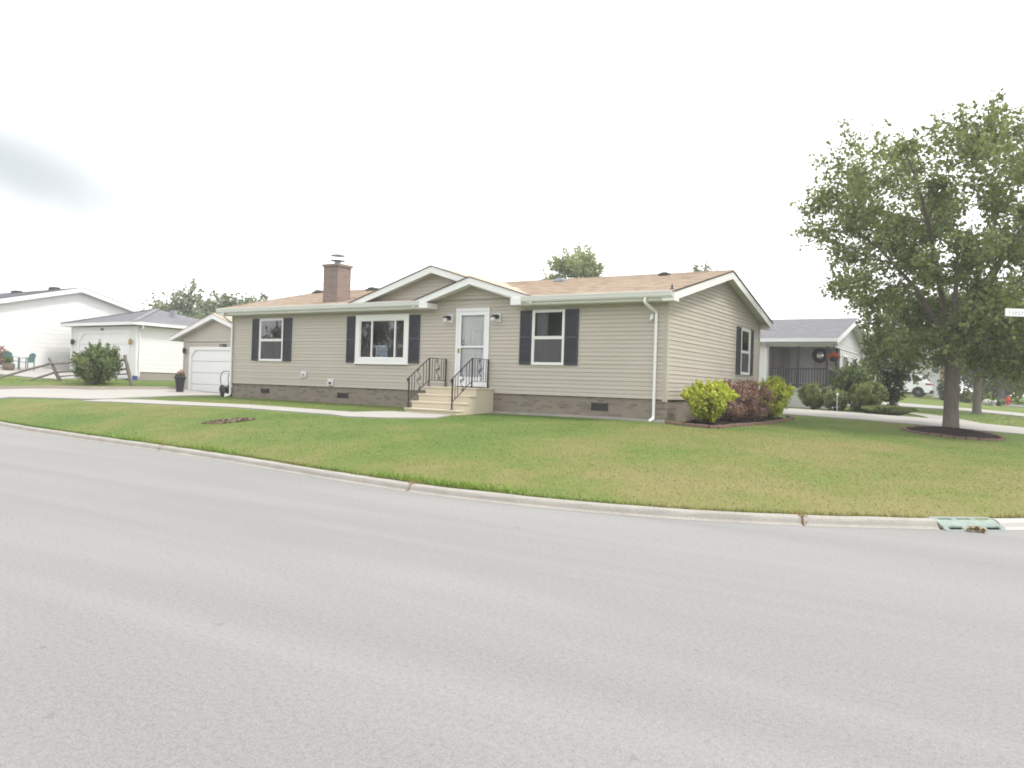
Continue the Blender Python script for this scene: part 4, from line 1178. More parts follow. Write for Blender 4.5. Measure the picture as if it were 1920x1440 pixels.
mb = MB(); xs = NX1 - .02; ys = NY0 + .12
for a, b_ in (((NX1 + .32, ys, 4.02), (NX1 + .30, ys, 3.85)), ((NX1 + .30, ys, 3.85), (NX1 + .07, ys, 3.68)), ((NX1 + .07, ys, 3.68), (NX1 + .07, ys, 1.40)), ((NX1 + .07, ys, 1.40), (NX1 + .07, ys - .25, 1.30))): mb.bar(a, b_, .08, .07, up=(0, 1, .01))
mb.build('downspout', 'white', nb)
sb = thing('splash_block', 'small blue drain block at the foot of the white garage downspout', 'drain block')
zb_ = h1(-30.55, 5.25); mb = MB(); mb.box(-30.72, -30.42, 5.0, 5.42, zb_ - .02, zb_ + .10); mb.box(-30.70, -30.44, 5.30, 5.44, zb_ + .10, zb_ + .24)
MT['blue'] = simple('blue_plastic', (0.05, 0.06, 0.20), .5, .1); mb.build('block', 'blue', sb, bevel=.02)

wh = thing('white_house', 'big white gabled house with grey roof at the left edge of the photo', 'house')
WX, WY0, WY1, WR, WE = -38.2, 1.75, 11.3, 6.52, 5.02
wsl = (6.30 - WE) / ((WY1 - WY0) / 2)
def wlim(z):
    if z < WE: return (WY0, WY1)
    k = (z - WE) / wsl; return (WY0 + k, WY1 - k)
siding('end_wall', 'white_siding', 'y', WX, 1, 1.35, 6.15, wlim, [], wh, .125)
siding('front_wall', 'white_siding', 'x', WY0, -1, 1.35, WE, lambda z: (WX - 18, WX), [], wh, .125)
mb = MB(); mb.box(WX - 18, WX, WY1 - .1, WY1, 1.3, WE); mb.box(WX - 18, WX - 17.9, WY0, WY1, 1.3, WE); mb.build('back_wall', 'white_siding', wh)
mb = MB(); mb.box(WX - .08, WX + .03, WY0 - .03, WY0 + .1, 1.35, WE); mb.build('corner_trim', 'white', wh)
mb = MB(); ym = (WY0 + WY1) / 2; zrw = 6.36
course_plane(mb, (WX - 18.3, WY0 - .45, WE - .02), (WX + .36, WY0 - .45, WE - .02), (WX - 18.3, ym, zrw), (WX + .36, ym, zrw), 26)
course_plane(mb, (WX - 18.3, WY1 + .45, WE - .02), (WX + .36, WY1 + .45, WE - .02), (WX - 18.3, ym, zrw), (WX + .36, ym, zrw), 26)
wroof = mesh_obj('roof', mb.v, mb.f, 'roof_grey', wh)
mb = MB()
for ya in (WY0 - .44, WY1 + .44):
    for (u0, u1, dn) in ((WX + .30, WX + .34, -.26), (WX, WX + .30, -.14)):
        mb.add([(u0, ya, WE - .03 + dn), (u1, ya, WE - .03 + dn), (u1, ym, zrw - .02 + dn), (u0, ym, zrw - .02 + dn), (u0, ya, WE - .03), (u1, ya, WE - .03), (u1, ym, zrw - .02), (u0, ym, zrw - .02)],
               [(3, 2, 1, 0), (4, 5, 6, 7), (0, 1, 5, 4), (1, 2, 6, 5), (2, 3, 7, 6), (3, 0, 4, 7)])
mb.build('rake_board', 'white', wh)
for x, y in ((-40.3, ym - .3), (-43.4, ym - .9)):
    z = WE - .02 + (zrw - WE) * (1 - abs(y - ym) / (ym - WY0 + .45)); mb = MB(); mb.box(x - .3, x + .3, y - .2, y + .2, z - .05, z + .16); mb.build('roof_vent', 'vent', wroof, bevel=.02)

# patio chairs, barrel, shrub
def chair(x, y, rz, label):
    t_ = thing('patio_chair', label, 'chair', (x, y, h1(x, y) + .05), 'green plastic chairs in front of the white house', rz)
    mb = MB()
    mb.box(-.24, .24, -.24, .22, .40, .43); mb.build('seat', 'chair', t_, bevel=.012)
    mb = MB(); n = 9
    for i in range(n + 1):                      # fan back
        u = (i / n - .5) * 2; mb.bar((u * .19, .20, .42), (u * .25, .30, .88 - .10 * u * u), .038, .014, up=(0, 1, 0))
    P = [(u * .25, .30, .89 - .10 * u * u) for u in np.linspace(-1, 1, 9)]
    mb.tube(P, .02, 6); mb.build('backrest', 'chair', t_)
    for sx in (-1, 1):
        mb = MB(); mb.bar((sx * .27, -.24, .62), (sx * .27, .26, .64), .05, .025); mb.build('armrest', 'chair', t_)
        for sy, hh in ((-.22, .62), (.22, .63)):
            mb = MB(); mb.bar((sx * .25, sy, .0), (sx * .25, sy, hh), .04, .035, up=(0, 1, 0)); mb.build('leg', 'chair', t_)
    return t_
chair(-35.95, 2.75, R(-60), 'green plastic patio chair facing the street right of the barrel planter')
chair(-36.75, 2.35, R(-150), 'green plastic patio chair half hidden behind the barrel planter')
bp = thing('barrel_planter', 'half barrel planter with green plant between the green chairs', 'planter')
bx, by = -35.9, 1.85; bz = h1(bx, by) + .03
mb = MB(); mb.lathe([(.22, 0), (.27, .12), (.285, .22), (.27, .36), (.24, .36), (.23, .31), (.001, .31)], (bx, by, bz), 16); mb.build('barrel', 'barrel', bp)
np_obj('foliage', leafcloud([(bx, by, bz + .52)], [.20], 200, .09, 8), 4, 'leaf_mid', bp)

def tube_part(name, lines, mat, parent, n=7):
    mb = MB()
    for P, r_ in lines: mb.tube(P, r_, n)
    return mb.build(name, mat, parent, True)
def bush(name, label, x, y, rx, ry, h_, mat, n, size, seed, low=.12, vase=0.0, spiky=0.0, lumps=10, group=None, stem=True, z=None, cat='bush', clip=False):
    z0 = h1(x, y) if z is None else z
    t_ = thing(name, label, cat, (0, 0, 0), group)
    r_ = np.random.default_rng(seed)
    cz = z0 + h_ * (.5 + low / 2); rz_ = h_ * (.5 - low / 2)
    # lumpy surface: many small clumps over an ellipsoid, narrower at the foot when vase > 0
    k = max(lumps, 8) * 6
    d = r_.normal(size=(k, 3)); d /= np.linalg.norm(d, axis=1)[:, None]
    f = np.where(r_.random(k) < .25, r_.uniform(.2, .7, k), r_.uniform(.74, .95, k) if not clip else r_.uniform(.86, .93, k))
    lob = r_.normal(size=(lumps, 3)); lob /= np.linalg.norm(lob, axis=1)[:, None]
    bumpy = 1 + .14 * np.clip((d @ lob.T).max(1) - .75, 0, 1) * 4 - .07
    C = d * (f * bumpy)[:, None]
    hf = np.clip((C[:, 2] + 1) / 2, 0, 1)
    sq = 1 - vase * (1 - hf) ** 1.1
    C = np.c_[x + C[:, 0] * rx * sq, y + C[:, 1] * ry * sq, cz + C[:, 2] * rz_]
    cr = min(rx, ry, rz_) * (.20 if clip else .30) * r_.uniform(.7, 1.3, k)
    V = leafcloud(C, cr, max(4, n // k), size, seed + 1, .45, body=((x, y, cz), (rx, ry, rz_)))
    if spiky:
        m_ = int(70 * spiky); d = r_.normal(size=(m_, 3)); d[:, 2] = np.abs(d[:, 2]) + .15; d /= np.linalg.norm(d, axis=1)[:, None]
        S = []
        for dv in d:
            b0 = np.array([x + dv[0] * rx * .8, y + dv[1] * ry * .8, cz + dv[2] * rz_ * .8])
            dirv_ = dv * np.array([1, 1, .8]) + np.array([0, 0, .5]) + r_.normal(size=3) * .2; dirv_ /= np.linalg.norm(dirv_)
            ln = min(rx, rz_) * r_.uniform(.3, .62)
            for q_ in np.linspace(.1, 1, 7): S.append(b0 + dirv_ * ln * q_)
        S = np.array(S); V = np.r_[V, leafcloud(S, np.full(len(S), size * .6), 4, size, seed + 2, .6)]
    np_obj('foliage', V, 4, mat, t_)
    if stem:
        L = []
        for i in range(7):
            a = i * 2.4 + seed; L.append(([(x + .04 * math.cos(a), y + .04 * math.sin(a), z0 - .05), (x + rx * .22 * math.cos(a), y + ry * .22 * math.sin(a), z0 + h_ * .3), (x + rx * .5 * math.cos(a), y + ry * .5 * math.sin(a), z0 + h_ * .65)], [.022, .016, .008]))
        tube_part('stem', L, 'dark_bark', t_, 5)
    return t_
bush('maroon_shrub', 'dark maroon shrub at the far left edge by the green chairs', -37.45, 2.0, .65, .6, 1.15, 'leaf_red', 2200, .10, 21)
bush('round_bush', 'big round green bush growing through the broken rail fence', -26.95, 1.35, .90, .86, 1.66, 'leaf_mid', 8000, .10, 31, low=.02, lumps=14, spiky=.5)

# split rail fence, broken at its left end
fn = thing('rail_fence', 'weathered split rail fence with leaning posts and fallen rails around the green bush', 'fence')
def rough_bar(name, a, b_, r0, r1, seed, mat='old_wood'):
    r_ = random.Random(seed); a, b_ = Vector(a), Vector(b_); P = []; Rr = []
    for i in range(7):
        u = i / 6; P.append(a.lerp(b_, u) + Vector((r_.uniform(-.012, .012), r_.uniform(-.012, .012), r_.uniform(-.012, .012)))); Rr.append((r0 + (r1 - r0) * u) * r_.uniform(.92, 1.08))
    mb = MB(); mb.tube(P, Rr, 6); return mb.build(name, mat, fn)
rough_bar('post', (-29.83, 1.30, 1.0), (-30.30, 1.00, 2.12), .085, .075, 1)
rough_bar('post', (-26.13, 2.47, 1.0), (-26.42, 2.28, 2.33), .085, .075, 2)
rough_bar('rail', (-30.25, 1.0, 1.86), (-26.39, 2.30, 2.09), .055, .05, 3); rough_bar('rail', (-30.0, 1.18, 1.47), (-26.30, 2.36, 1.71), .05, .045, 4)
rough_bar('rail', (-29.92, 1.26, 1.28), (-26.22, 2.4, 1.5), .035, .03, 8)
rough_bar('rail', (-30.2, 1.05, 1.88), (-31.95, -.65, 1.03), .06, .05, 5); rough_bar('rail', (-29.95, 1.2, 1.50), (-30.65, .15, .99), .055, .05, 6)

# ---------------------------------------------------------------- porch house behind, on the right
ph = thing('porch_house', 'grey roofed house with a dark railed porch behind the beige house', 'house')
PY, PX1, PX0, PB = 17.0, .55, -12.0, .95
psl = .262; pez = 3.93; pry = 21.5; prz = pez + psl * (pry - PY + .3)
def plim(z):
    k = max(0.0, (z - (pez - .02)) / psl - .35); return (PY + .05 + k, 2 * pry - PY - .05 - k)
siding('end_wall', 'grey_siding', 'y', PX1, 1, 1.75, 3.62, lambda z: (19.45, 26.2), [(20.1, 21.3, 2.35, 3.35), (22.6, 23.8, 2.35, 3.35)], ph, .115)
siding('gable_wall', 'grey_siding', 'y', PX1 + .01, 1, 3.62, 5.0, plim, [], ph, .115)
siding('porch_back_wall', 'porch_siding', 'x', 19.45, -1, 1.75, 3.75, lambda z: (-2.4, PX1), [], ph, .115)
siding('front_wall', 'white_siding', 'x', PY, -1, 1.6, 3.75, lambda z: (PX0, -1.98), [], ph, .115)
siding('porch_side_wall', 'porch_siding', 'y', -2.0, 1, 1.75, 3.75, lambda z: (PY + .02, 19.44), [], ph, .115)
mb = MB(); mb.box(PX0, PX1 - .03, 26.1, 26.2, 1, 3.8); mb.box(PX0, PX0 + .1, PY + .1, 26.1, 1, 3.8); mb.build('back_wall', 'grey_siding', ph)
for ya, yb in ((20.1, 21.3), (22.6, 23.8)):
    fr = MB(); frame_xz(fr, ya - .04, yb + .04, 2.31, 3.39, .07, -PX1 - .05, -PX1 + .02); fr.box((ya + yb) / 2 - .03, (ya + yb) / 2 + .03, -PX1 - .04, -PX1 + .02, 2.38, 3.33)
    wn = fr.build('window', 'white', ph); rot_side(wn)
    mb = MB(); mb.box(ya, yb, -PX1 - .01, -PX1, 2.36, 3.34); rot_side(mb.build('pane', 'car_glass', wn))
mb = MB(); mb.box(-1.98, PX1, PY, 19.44, 1.66, 1.80); mb.box(-1.98, PX1 - .02, PY + .02, 19.43, 3.64, 3.72); mb.build('porch_floor', 'grey_siding', ph)
mb = MB(); mb.box(PX0, PX1 - .02, PY + .04, PY + .10, .6, 1.655); mb.box(PX1 - .08, PX1 - .02, PY + .101, 26, .6, 1.745); mb.build('skirting', 'white_siding', ph)
mb = MB()
course_plane(mb, (PX0 - .3, PY - .38, pez), (PX1 + .42, PY - .38, pez), (PX0 - .3, pry, prz), (PX1 + .42, pry, prz), 26)
course_plane(mb, (PX0 - .3, 2 * pry - PY + .38, pez), (PX1 + .42, 2 * pry - PY + .38, pez), (PX0 - .3, pry, prz), (PX1 + .42, pry, prz), 26)
prf = mesh_obj('roof', mb.v, mb.f, 'roof_grey', ph)
mb = MB()
for ya in (PY - .37, 2 * pry - PY + .37):
    for (u0, u1, dn) in ((PX1 + .36, PX1 + .40, -.24), (PX1, PX1 + .36, -.14)):
        mb.add([(u0, ya, pez - .02 + dn), (u1, ya, pez - .02 + dn), (u1, pry, prz - .02 + dn), (u0, pry, prz - .02 + dn), (u0, ya, pez - .02), (u1, ya, pez - .02), (u1, pry, prz - .02), (u0, pry, prz - .02)],
               [(3, 2, 1, 0), (4, 5, 6, 7), (0, 1, 5, 4), (1, 2, 6, 5), (2, 3, 7, 6), (3, 0, 4, 7)])
mb.box(PX0, PX1 + .36, PY - .02, PY + .12, 3.60, 3.80)
mb.build('rake_board', 'white', ph)
mb = MB(); mb.box(PX0, PX1 + .40, PY - .47, PY - .37, pez - .17, pez - .01); mb.box(PX0, PX1 + .36, PY - .37, PY - .02, 3.70, 3.73); mb.build('gutter', 'offwhite', ph)
mb = MB(); mb.box(-2.12, -1.94, PY - .03, PY + .12, 1.0, 3.60); mb.bar((-2.08, PY - .40, 3.76), (-2.02, PY - .08, 3.5), .07, .06); mb.bar((-2.02, PY - .08, 3.5), (-2.02, PY - .08, 1.0), .07, .06, up=(0, 1, 0)); mb.build('white_post', 'white', ph)
mb = MB(); mb.box(-1.5, -.62, 19.38, 19.43, 1.80, 3.62); frame_xz(mb, -1.56, -.56, 1.80, 3.68, .06, 19.36, 19.43); mb.build('porch_door', 'grey_siding', ph)
for x, y in ((-1.80, PY + .08), (-.72, PY + .08), (.47, PY + .08), (.47, 19.2)):
    mb = MB(); mb.box(x - .05, x + .05, y - .05, y + .05, 1.80, 3.63); mb.build('porch_post', 'dark_rail', ph)
rl = MB()
for z in (1.93, 2.64):
    rl.box(-1.75, -.77, PY + .05, PY + .11, z - .03, z + .03); rl.box(-.67, .42, PY + .05, PY + .11, z - .03, z + .03); rl.box(.44, .50, PY + .13, 19.15, z - .03, z + .03)
rail = rl.build('porch_railing', 'dark_rail', ph)
def bal(x, y):
    mb = MB(); mb.box(x - .018, x + .018, y - .018, y + .018, 1.96, 2.61); mb.build('baluster', 'dark_rail', rail)
for k in range(8): bal(-1.66 + k * .117, PY + .08)
for k in range(9): bal(-.60 + k * .117, PY + .08)
for k in range(16): bal(.47, PY + .25 + k * .12)
mr_ = thing('round_mirror', 'round dark framed mirror hung on the back wall of the porch', 'mirror')
mb = MB(); mb.lathe([(.25, 0), (.36, 0), (.36, -.05), (.30, -.07), (.25, -.04)], (-.27, 19.40, 3.33), 8, 'y'); mb.build('frame', 'dark_rail', mr_)
mt, t, b = new_mat('mirror'); b.inputs['Metallic'].default_value = 1; b.inputs['Roughness'].default_value = .04; b.inputs['Base Color'].default_value = (.7, .7, .7, 1); MT['mirror'] = mt
mb = MB(); mb.lathe([(.26, -.01), (.18, -.035), (.09, -.05), (.001, -.055)], (-.27, 19.40, 3.33), 24, 'y'); mb.build('mirror_glass', 'mirror', mr_, True)
hb = thing('hanging_basket', 'hanging basket of orange flowers at the right corner of the porch', 'flower basket')
hx, hy, hz = .76, PY - .12, 3.12
mb = MB(); mb.lathe([(.05, hz - .18), (.15, hz - .12), (.20, hz), (.18, hz), (.001, hz - .03)], (hx, hy, 0), 14); mb.build('basket', 'pot_black', hb)
mb = MB()
for k in range(3): a = k * 2.1; mb.tube([(hx + .18 * math.cos(a), hy + .18 * math.sin(a), hz), (hx, hy, 3.70)], .006, 4)
mb.build('chain', 'black_iron', hb)
np_obj('flowers', leafcloud([(hx, hy, hz + .08), (hx + .12, hy, hz + .03), (hx - .11, hy, hz + .05)], [.15, .13, .12], 150, .07, 12), 4, 'flower_orange', hb)

# shrubs in front of the porch
bush('vase_bush', 'clipped green mushroom shaped bush below the porch railing', .50, 14.55, 0.78, .70, 1.02, 'leaf_olive', 13000, .05, 41, low=.05, vase=.55, lumps=20, clip=True)
bush('vase_bush', 'brownish green clipped mushroom bush right of the thin white stake', 2.50, 14.35, .82, .75, 1.14, 'leaf_olive', 14000, .05, 43, low=.03, vase=.45, lumps=20, clip=True)
bush('round_bush', 'small round green bush at the left foot of the porch', -1.35, 15.9, .52, .5, 1.28, 'leaf_mid', 5500, .06, 47, low=.1)
bush('leafy_bush', 'tall leafy green bush at the right corner of the porch', 1.85, 16.1, .92, .8, 1.85, 'leaf_mid', 8500, .11, 51, low=.02, lumps=14, spiky=.5)
bush('feathery_bush', 'pale feathery plant around the thin white stake', 1.35, 14.3, .42, .4, .70, 'leaf_pale', 1500, .10, 53, low=.05, spiky=.8, cat='plant')
sk = thing('garden_stake', 'thin white stake standing between the two mushroom bushes', 'stake')
z_ = h1(1.47, 13.9); mb = MB(); mb.tube([(1.47, 13.9, z_ - .1), (1.47, 13.9, z_ + .62)], .014, 6); mb.lathe([(.02, z_ + .60), (.05, z_ + .64), (.03, z_ + .70), (.001, z_ + .72)], (1.47, 13.9, 0), 10); mb.build('stake', 'white', sk)
# grassy mound beside the drive
def tuft(name, label, x, y, rx, ry, h_, n, mat, seed, cat='plant', wd=.02):
    r_ = np.random.default_rng(seed); a = r_.uniform(0, 2 * np.pi, n); q_ = np.sqrt(r_.random(n))
    bx_ = x + rx * .55 * q_ * np.cos(a); by_ = y + ry * .55 * q_ * np.sin(a); bz_ = H(bx_, by_) - .01
    L = h_ * r_.uniform(.6, 1.1, n); out_ = q_[:, None] * np.c_[np.cos(a), np.sin(a)] * np.array([rx, ry]) * .9 + r_.normal(size=(n, 2)) * rx * .12
    s = np.c_[-np.sin(a + r_.normal(size=n)), np.cos(a + r_.normal(size=n)), np.zeros(n)] * wd
    B = np.c_[bx_, by_, bz_]; M_ = B + np.c_[out_ * .35, L * .75]; T_ = B + np.c_[out_ * .95, L * (1.0 - .35 * q_)]
    V = np.stack([B - s, B + s, M_ + s * .8, T_ , M_ - s * .8], 1).reshape(-1, 3)
    t_ = thing(name, label, cat); np_obj('foliage', V, 5, mat, t_); return t_
tuft('grassy_clump', 'low light green grassy clump beside the driveway at the curved path', 3.15, 14.0, .72, .55, .42, 1500, 'leaf_pale', 61)

# ---------------------------------------------------------------- trees
def tree(name, label, x, y, trunk_h, trunk_r, env, nlobes, lobe_r, nleaf, size, mat, seed, group=None, bark='bark', shellmin=.35, lean=(0, 0), nlimb=7, squash=.75):
    """env(r) -> accepts a point; lobes are leaf clumps carried on branches"""
    z0 = h1(x, y); r_ = np.random.default_rng(seed); t_ = thing(name, label, 'tree', (0, 0, 0), group)
    C = []
    while len(C) < nlobes:
        p_ = env(r_)
        if p_ is not None and all(np.linalg.norm(p_ - c) > lobe_r * .62 for c in C): C.append(p_)
        elif p_ is not None and r_.random() < .02: C.append(p_)
    C = np.array(C)
    fork = np.array([x + lean[0], y + lean[1], z0 + trunk_h])
    P = [(x, y, z0 - .15), (x, y, z0 + .02), (x + .01, y, z0 + .12), (x + lean[0] * .3, y + lean[1] * .3, z0 + trunk_h * .4), tuple(fork), (fork[0] + .05, fork[1], fork[2] + .5)]
    lines = [(P, [trunk_r * 1.55, trunk_r * 1.42, trunk_r * 1.15, trunk_r * .98, trunk_r * 1.0, trunk_r * .6])]
    # primary limbs to well separated lobes
    prim = [int(np.argmax(C[:, 2]))]
    while len(prim) < nlimb:
        d = np.min(np.linalg.norm(C[:, None] - C[prim][None], axis=-1), 1) * (1 + .3 * r_.random(len(C))); prim.append(int(np.argmax(d)))
    nodes = []
    for i in prim:
        c = C[i]; a = fork + np.array([0, 0, r_.uniform(-.25, .45)]); v = c - a
        m1 = a + v * .35 + np.array([0, 0, .12 * np.linalg.norm(v)]); m2 = a + v * .7 + np.array([0, 0, .10 * np.linalg.norm(v)])
        L = [a, m1, m2, c]; rad = [trunk_r * .52, trunk_r * .34, trunk_r * .2, trunk_r * .06]
        lines.append((L, rad))
        for u in np.linspace(.25, .95, 8):
            k = min(int(u * 3), 2); q_ = u * 3 - k; nodes.append((np.array(L[k]) * (1 - q_) + np.array(L[k + 1]) * q_, rad[k] * (1 - q_) + rad[k + 1] * q_))
    for i in range(len(C)):
        if i in prim: continue
        NP = np.array([n_[0] for n_ in nodes]); d = np.linalg.norm(NP - C[i], axis=1) + np.where(NP[:, 2] > C[i, 2] + .3, 1.5, 0)
        j = int(np.argmin(d)); a = NP[j]; v = C[i] - a; m1 = a + v * .5 + np.array([0, 0, .06 * np.linalg.norm(v)]) + r_.normal(size=3) * .05
        r0 = min(nodes[j][1] * .7, .05); lines.append(([a, m1, C[i]], [r0, r0 * .6, r0 * .25])); nodes.append((m1, r0 * .6))
    mb = MB()
    for i, (L, rad) in enumerate(lines): mb.tube(L, rad, 12 if i == 0 else 6, cap=False)
    tr = mb.build('trunk', bark, t_, True)
    lr = lobe_r * r_.uniform(.65, 1.25, len(C))
    V = leafcloud(C, lr, nleaf, size, seed + 5, .55, squash=squash)
    # sprays reaching out past the clumps
    cen = C.mean(0); dv = C - cen; dv /= np.linalg.norm(dv, axis=1)[:, None]
    S = []; 
    for c, d_, l_ in zip(C, dv, lr):
        for k in range(3):
            w_ = d_ + r_.normal(size=3) * .45 + np.array([0, 0, .25]); w_ /= np.linalg.norm(w_)
            for u in (.75, .95, 1.15, 1.35): S.append(c + w_ * l_ * u)
    S = np.array(S); V2 = leafcloud(S, np.full(len(S), size * 1.1), max(4, nleaf // 70), size * .95, seed + 6, .5)
    np_obj('crown', np.r_[V, V2], 4, mat, t_)
    return t_
def main_env(r_):
    z = r_.uniform(2.35, 9.25)
    rad = np.interp(z, [2.35, 3.3, 4.0, 4.7, 5.4, 8.0, 9.3], [2.1, 2.3, 2.8, 3.7, 4.2, 4.3, 3.1])
    a = r_.uniform(0, 2 * math.pi); q_ = math.sqrt(r_.uniform(.06, 1)) * rad
    if z < 3.3 and q_ < 1.0: return None
    if z < 3.0 and abs(5.75 + q_ * math.cos(a) - 5.3) < .9 and math.sin(a) < 0: return None
    return np.array([5.75 + q_ * math.cos(a), 8.5 + q_ * math.sin(a), z])
tree('shade_tree', 'large green shade tree in a mulch ring at the right of the lawn', 5.56, 8.5, 1.95, .20, main_env, 265, .56, 200, .115, 'leaf_maple', 76, nlimb=11)
def ell_env(cx, cy, cz, rx, ry, rz):
    def e(r_):
        d = r_.normal(size=3); d /= np.linalg.norm(d); d *= r_.uniform(.3, 1) ** .5
        if d[2] < -.75: return None
        return np.array([cx + d[0] * rx, cy + d[1] * ry, cz + d[2] * rz])
    return e
def etree(name, label, x, y, cz, rx, rz, n, lr, nl, size, mat, seed, th, tr=.16, ry=None, **k):
    z0 = h1(x, y); return tree(name, label, x, y, th, tr, ell_env(x, y, z0 + cz, rx, ry or rx, rz), n, lr, nl, size, mat, seed, **k)
etree('shade_tree', 'leafy tree standing right behind the big shade tree across the driveway', 5.74, 24, 3.9, 2.1, 1.9, 44, .62, 260, .15, 'leaf_dark', 81, 1.5, .17)
etree('shade_tree', 'far dark tree beside the red fire hydrant', 6.45, 51, 4.3, 4.6, 3.2, 50, 1.2, 200, .24, 'leaf_dark', 83, 1.6, .28)
def cone_env(r_):
    z = r_.uniform(.55, 3.3); rad = np.interp(z, [.5, 1.3, 2.2, 3.3], [.18, .36, .85, .95]); a = r_.uniform(0, 2 * math.pi); q_ = math.sqrt(r_.random()) * rad
    return np.array([2.95 + q_ * math.cos(a), 17.2 + q_ * math.sin(a), h1(3.0, 17.2) + z])
tree('small_tree', 'small dark tree between the porch and the big shade tree', 2.95, 17.2, .5, .07, cone_env, 44, .36, 260, .09, 'leaf_dark', 85, nlimb=5)
etree('shade_tree', 'broad far tree behind the white house with the parked car', 9.5, 76, 5.0, 7.5, 4.6, 50, 1.9, 180, .42, 'leaf_dark', 87, 1.4, .3)
etree('shade_tree', 'low dark tree far behind the red hydrant at the right edge', 6.6, 64, 3.4, 3.2, 3.0, 34, 1.2, 180, .32, 'leaf_mid', 88, 1.0, .2)
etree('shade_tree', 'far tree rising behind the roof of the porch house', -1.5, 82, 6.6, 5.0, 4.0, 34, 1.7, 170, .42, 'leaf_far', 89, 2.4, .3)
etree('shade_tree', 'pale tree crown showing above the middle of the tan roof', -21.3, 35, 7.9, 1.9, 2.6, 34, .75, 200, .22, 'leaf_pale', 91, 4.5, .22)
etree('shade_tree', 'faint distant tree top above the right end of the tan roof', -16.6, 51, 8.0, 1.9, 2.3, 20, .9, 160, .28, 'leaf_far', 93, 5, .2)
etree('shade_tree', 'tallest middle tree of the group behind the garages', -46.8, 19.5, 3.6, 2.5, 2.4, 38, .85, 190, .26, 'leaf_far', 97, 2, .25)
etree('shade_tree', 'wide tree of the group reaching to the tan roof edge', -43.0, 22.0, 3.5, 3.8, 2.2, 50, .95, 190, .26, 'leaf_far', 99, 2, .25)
# trees and a house across the street behind the viewer: they are what the windows mirror
for k, (x, y, cz, rx, rz, sd) in enumerate(((-25, -37, 5.2, 4.8, 3.8, 101), (-34.5, -52, 6.5, 5.5, 5.0, 102), (-54, -50, 5.8, 8.0, 5.6, 103), (-57.6, -41, 4.0, 2.9, 3.0, 104), (-14, -40, 5.2, 4.6, 3.8, 105))):
    tree('street_tree', ('round tree across the street behind the viewer', 'tall tree across the street beside the tan bungalow', 'spreading tree across the street far to the left', 'dense tree at the far left end of the opposite row', 'tree across the street on the far right')[k], x, y, 1.9, .25,
         ell_env(x, y, cz, rx, rx, rz), 60, 1.5, 150, .42, 'leaf_dark', sd, 'trees across the street')

# ---------------------------------------------------------------- planting bed by the end wall and tree ring
def ring_blocks(name, label, pts, closed=False, cat='edging', hgt=.065):
    P = np.array(pts + ([pts[0]] if closed else []), float); P = resample(P, .30); mb = MB(); r_ = random.Random(5)
    for a, b_ in zip(P[:-1], P[1:]):
        za, zb2 = h1(*a), h1(*b_); d = b_ - a; c0 = a + d * .04; c1 = b_ - d * .04; k = r_.uniform(-.012, .012)
        mb.bar((c0[0], c0[1], za + hgt / 2 - .03 + k), (c1[0], c1[1], zb2 + hgt / 2 - .03 + k), .11, hgt + .06)
    t_ = thing(name, label, cat); mb.build('blocks', 'edging', t_, bevel=.012); return t_
EDG = [(.10, -.15), (.45, -.42), (1.35, -.40), (1.42, 1.5), (1.40, 4.5), (1.25, 7.8), (.9, 8.4)]
ring_blocks('garden_edging', 'row of red brown edging blocks around the shrub bed by the end wall', EDG)
RING = [(5.62 + 1.28 * math.cos(a) , 8.1 + 1.35 * math.sin(a)) for a in np.linspace(0, 2 * math.pi, 28)[:-1]]
ring_blocks('tree_ring', 'ring of red brown edging blocks around the foot of the shade tree', RING, True)
def mound(name, poly_c, rx, ry, hgt, mat, seed, poly=None):
    n, m_ = 40, 9; V = [(poly_c[0], poly_c[1], h1(*poly_c) + hgt)]; F = []; r_ = random.Random(seed)
    for i in range(1, m_ + 1):
        for k in range(n):
            a = 2 * math.pi * k / n; q_ = i / m_
            x, y = poly_c[0] + rx * q_ * math.cos(a), poly_c[1] + ry * q_ * math.sin(a)
            V.append((x, y, h1(x, y) + hgt * (1 - q_ ** 2) + .02 + r_.uniform(-.015, .015)))
    for k in range(n): F.append((0, 1 + k, 1 + (k + 1) % n))
    for i in range(m_ - 1):
        for k in range(n): a, b_ = 1 + i * n + k, 1 + i * n + (k + 1) % n; F.append((a, a + n, b_ + n, b_))
    return tag(mesh_obj(name, V, F, mat, None, True), kind='stuff')
mound('mulch', (5.62, 8.1), 1.22, 1.29, .17, 'mulch', 1)
mound('mulch', (.68, 3.8), .72, 4.1, .06, 'mulch', 2)
bush('golden_shrub', 'bright yellow green shrub at the front corner of the shrub bed', .86, .55, .62, .60, .96, 'leaf_yellow', 5200, .065, 111, low=.10, vase=.45, spiky=1.5, lumps=12)
bush('maroon_shrub', 'maroon barberry shrub in front of the end wall, nearer the golden shrub', .82, 2.35, .68, .85, 1.0, 'leaf_red', 5200, .055, 113, low=.06, vase=.25, spiky=1.3)
bush('maroon_shrub', 'maroon barberry shrub in front of the end wall, next to the far golden shrub', .80, 4.3, .66, .95, 1.02, 'leaf_red', 5200, .055, 115, low=.06, vase=.25, spiky=1.3)
bush('golden_shrub', 'yellow green shrub at the back end of the shrub bed', .82, 6.75, .60, .75, 1.10, 'leaf_yellow', 4600, .07, 117, low=.06, vase=.35, spiky=1.4)

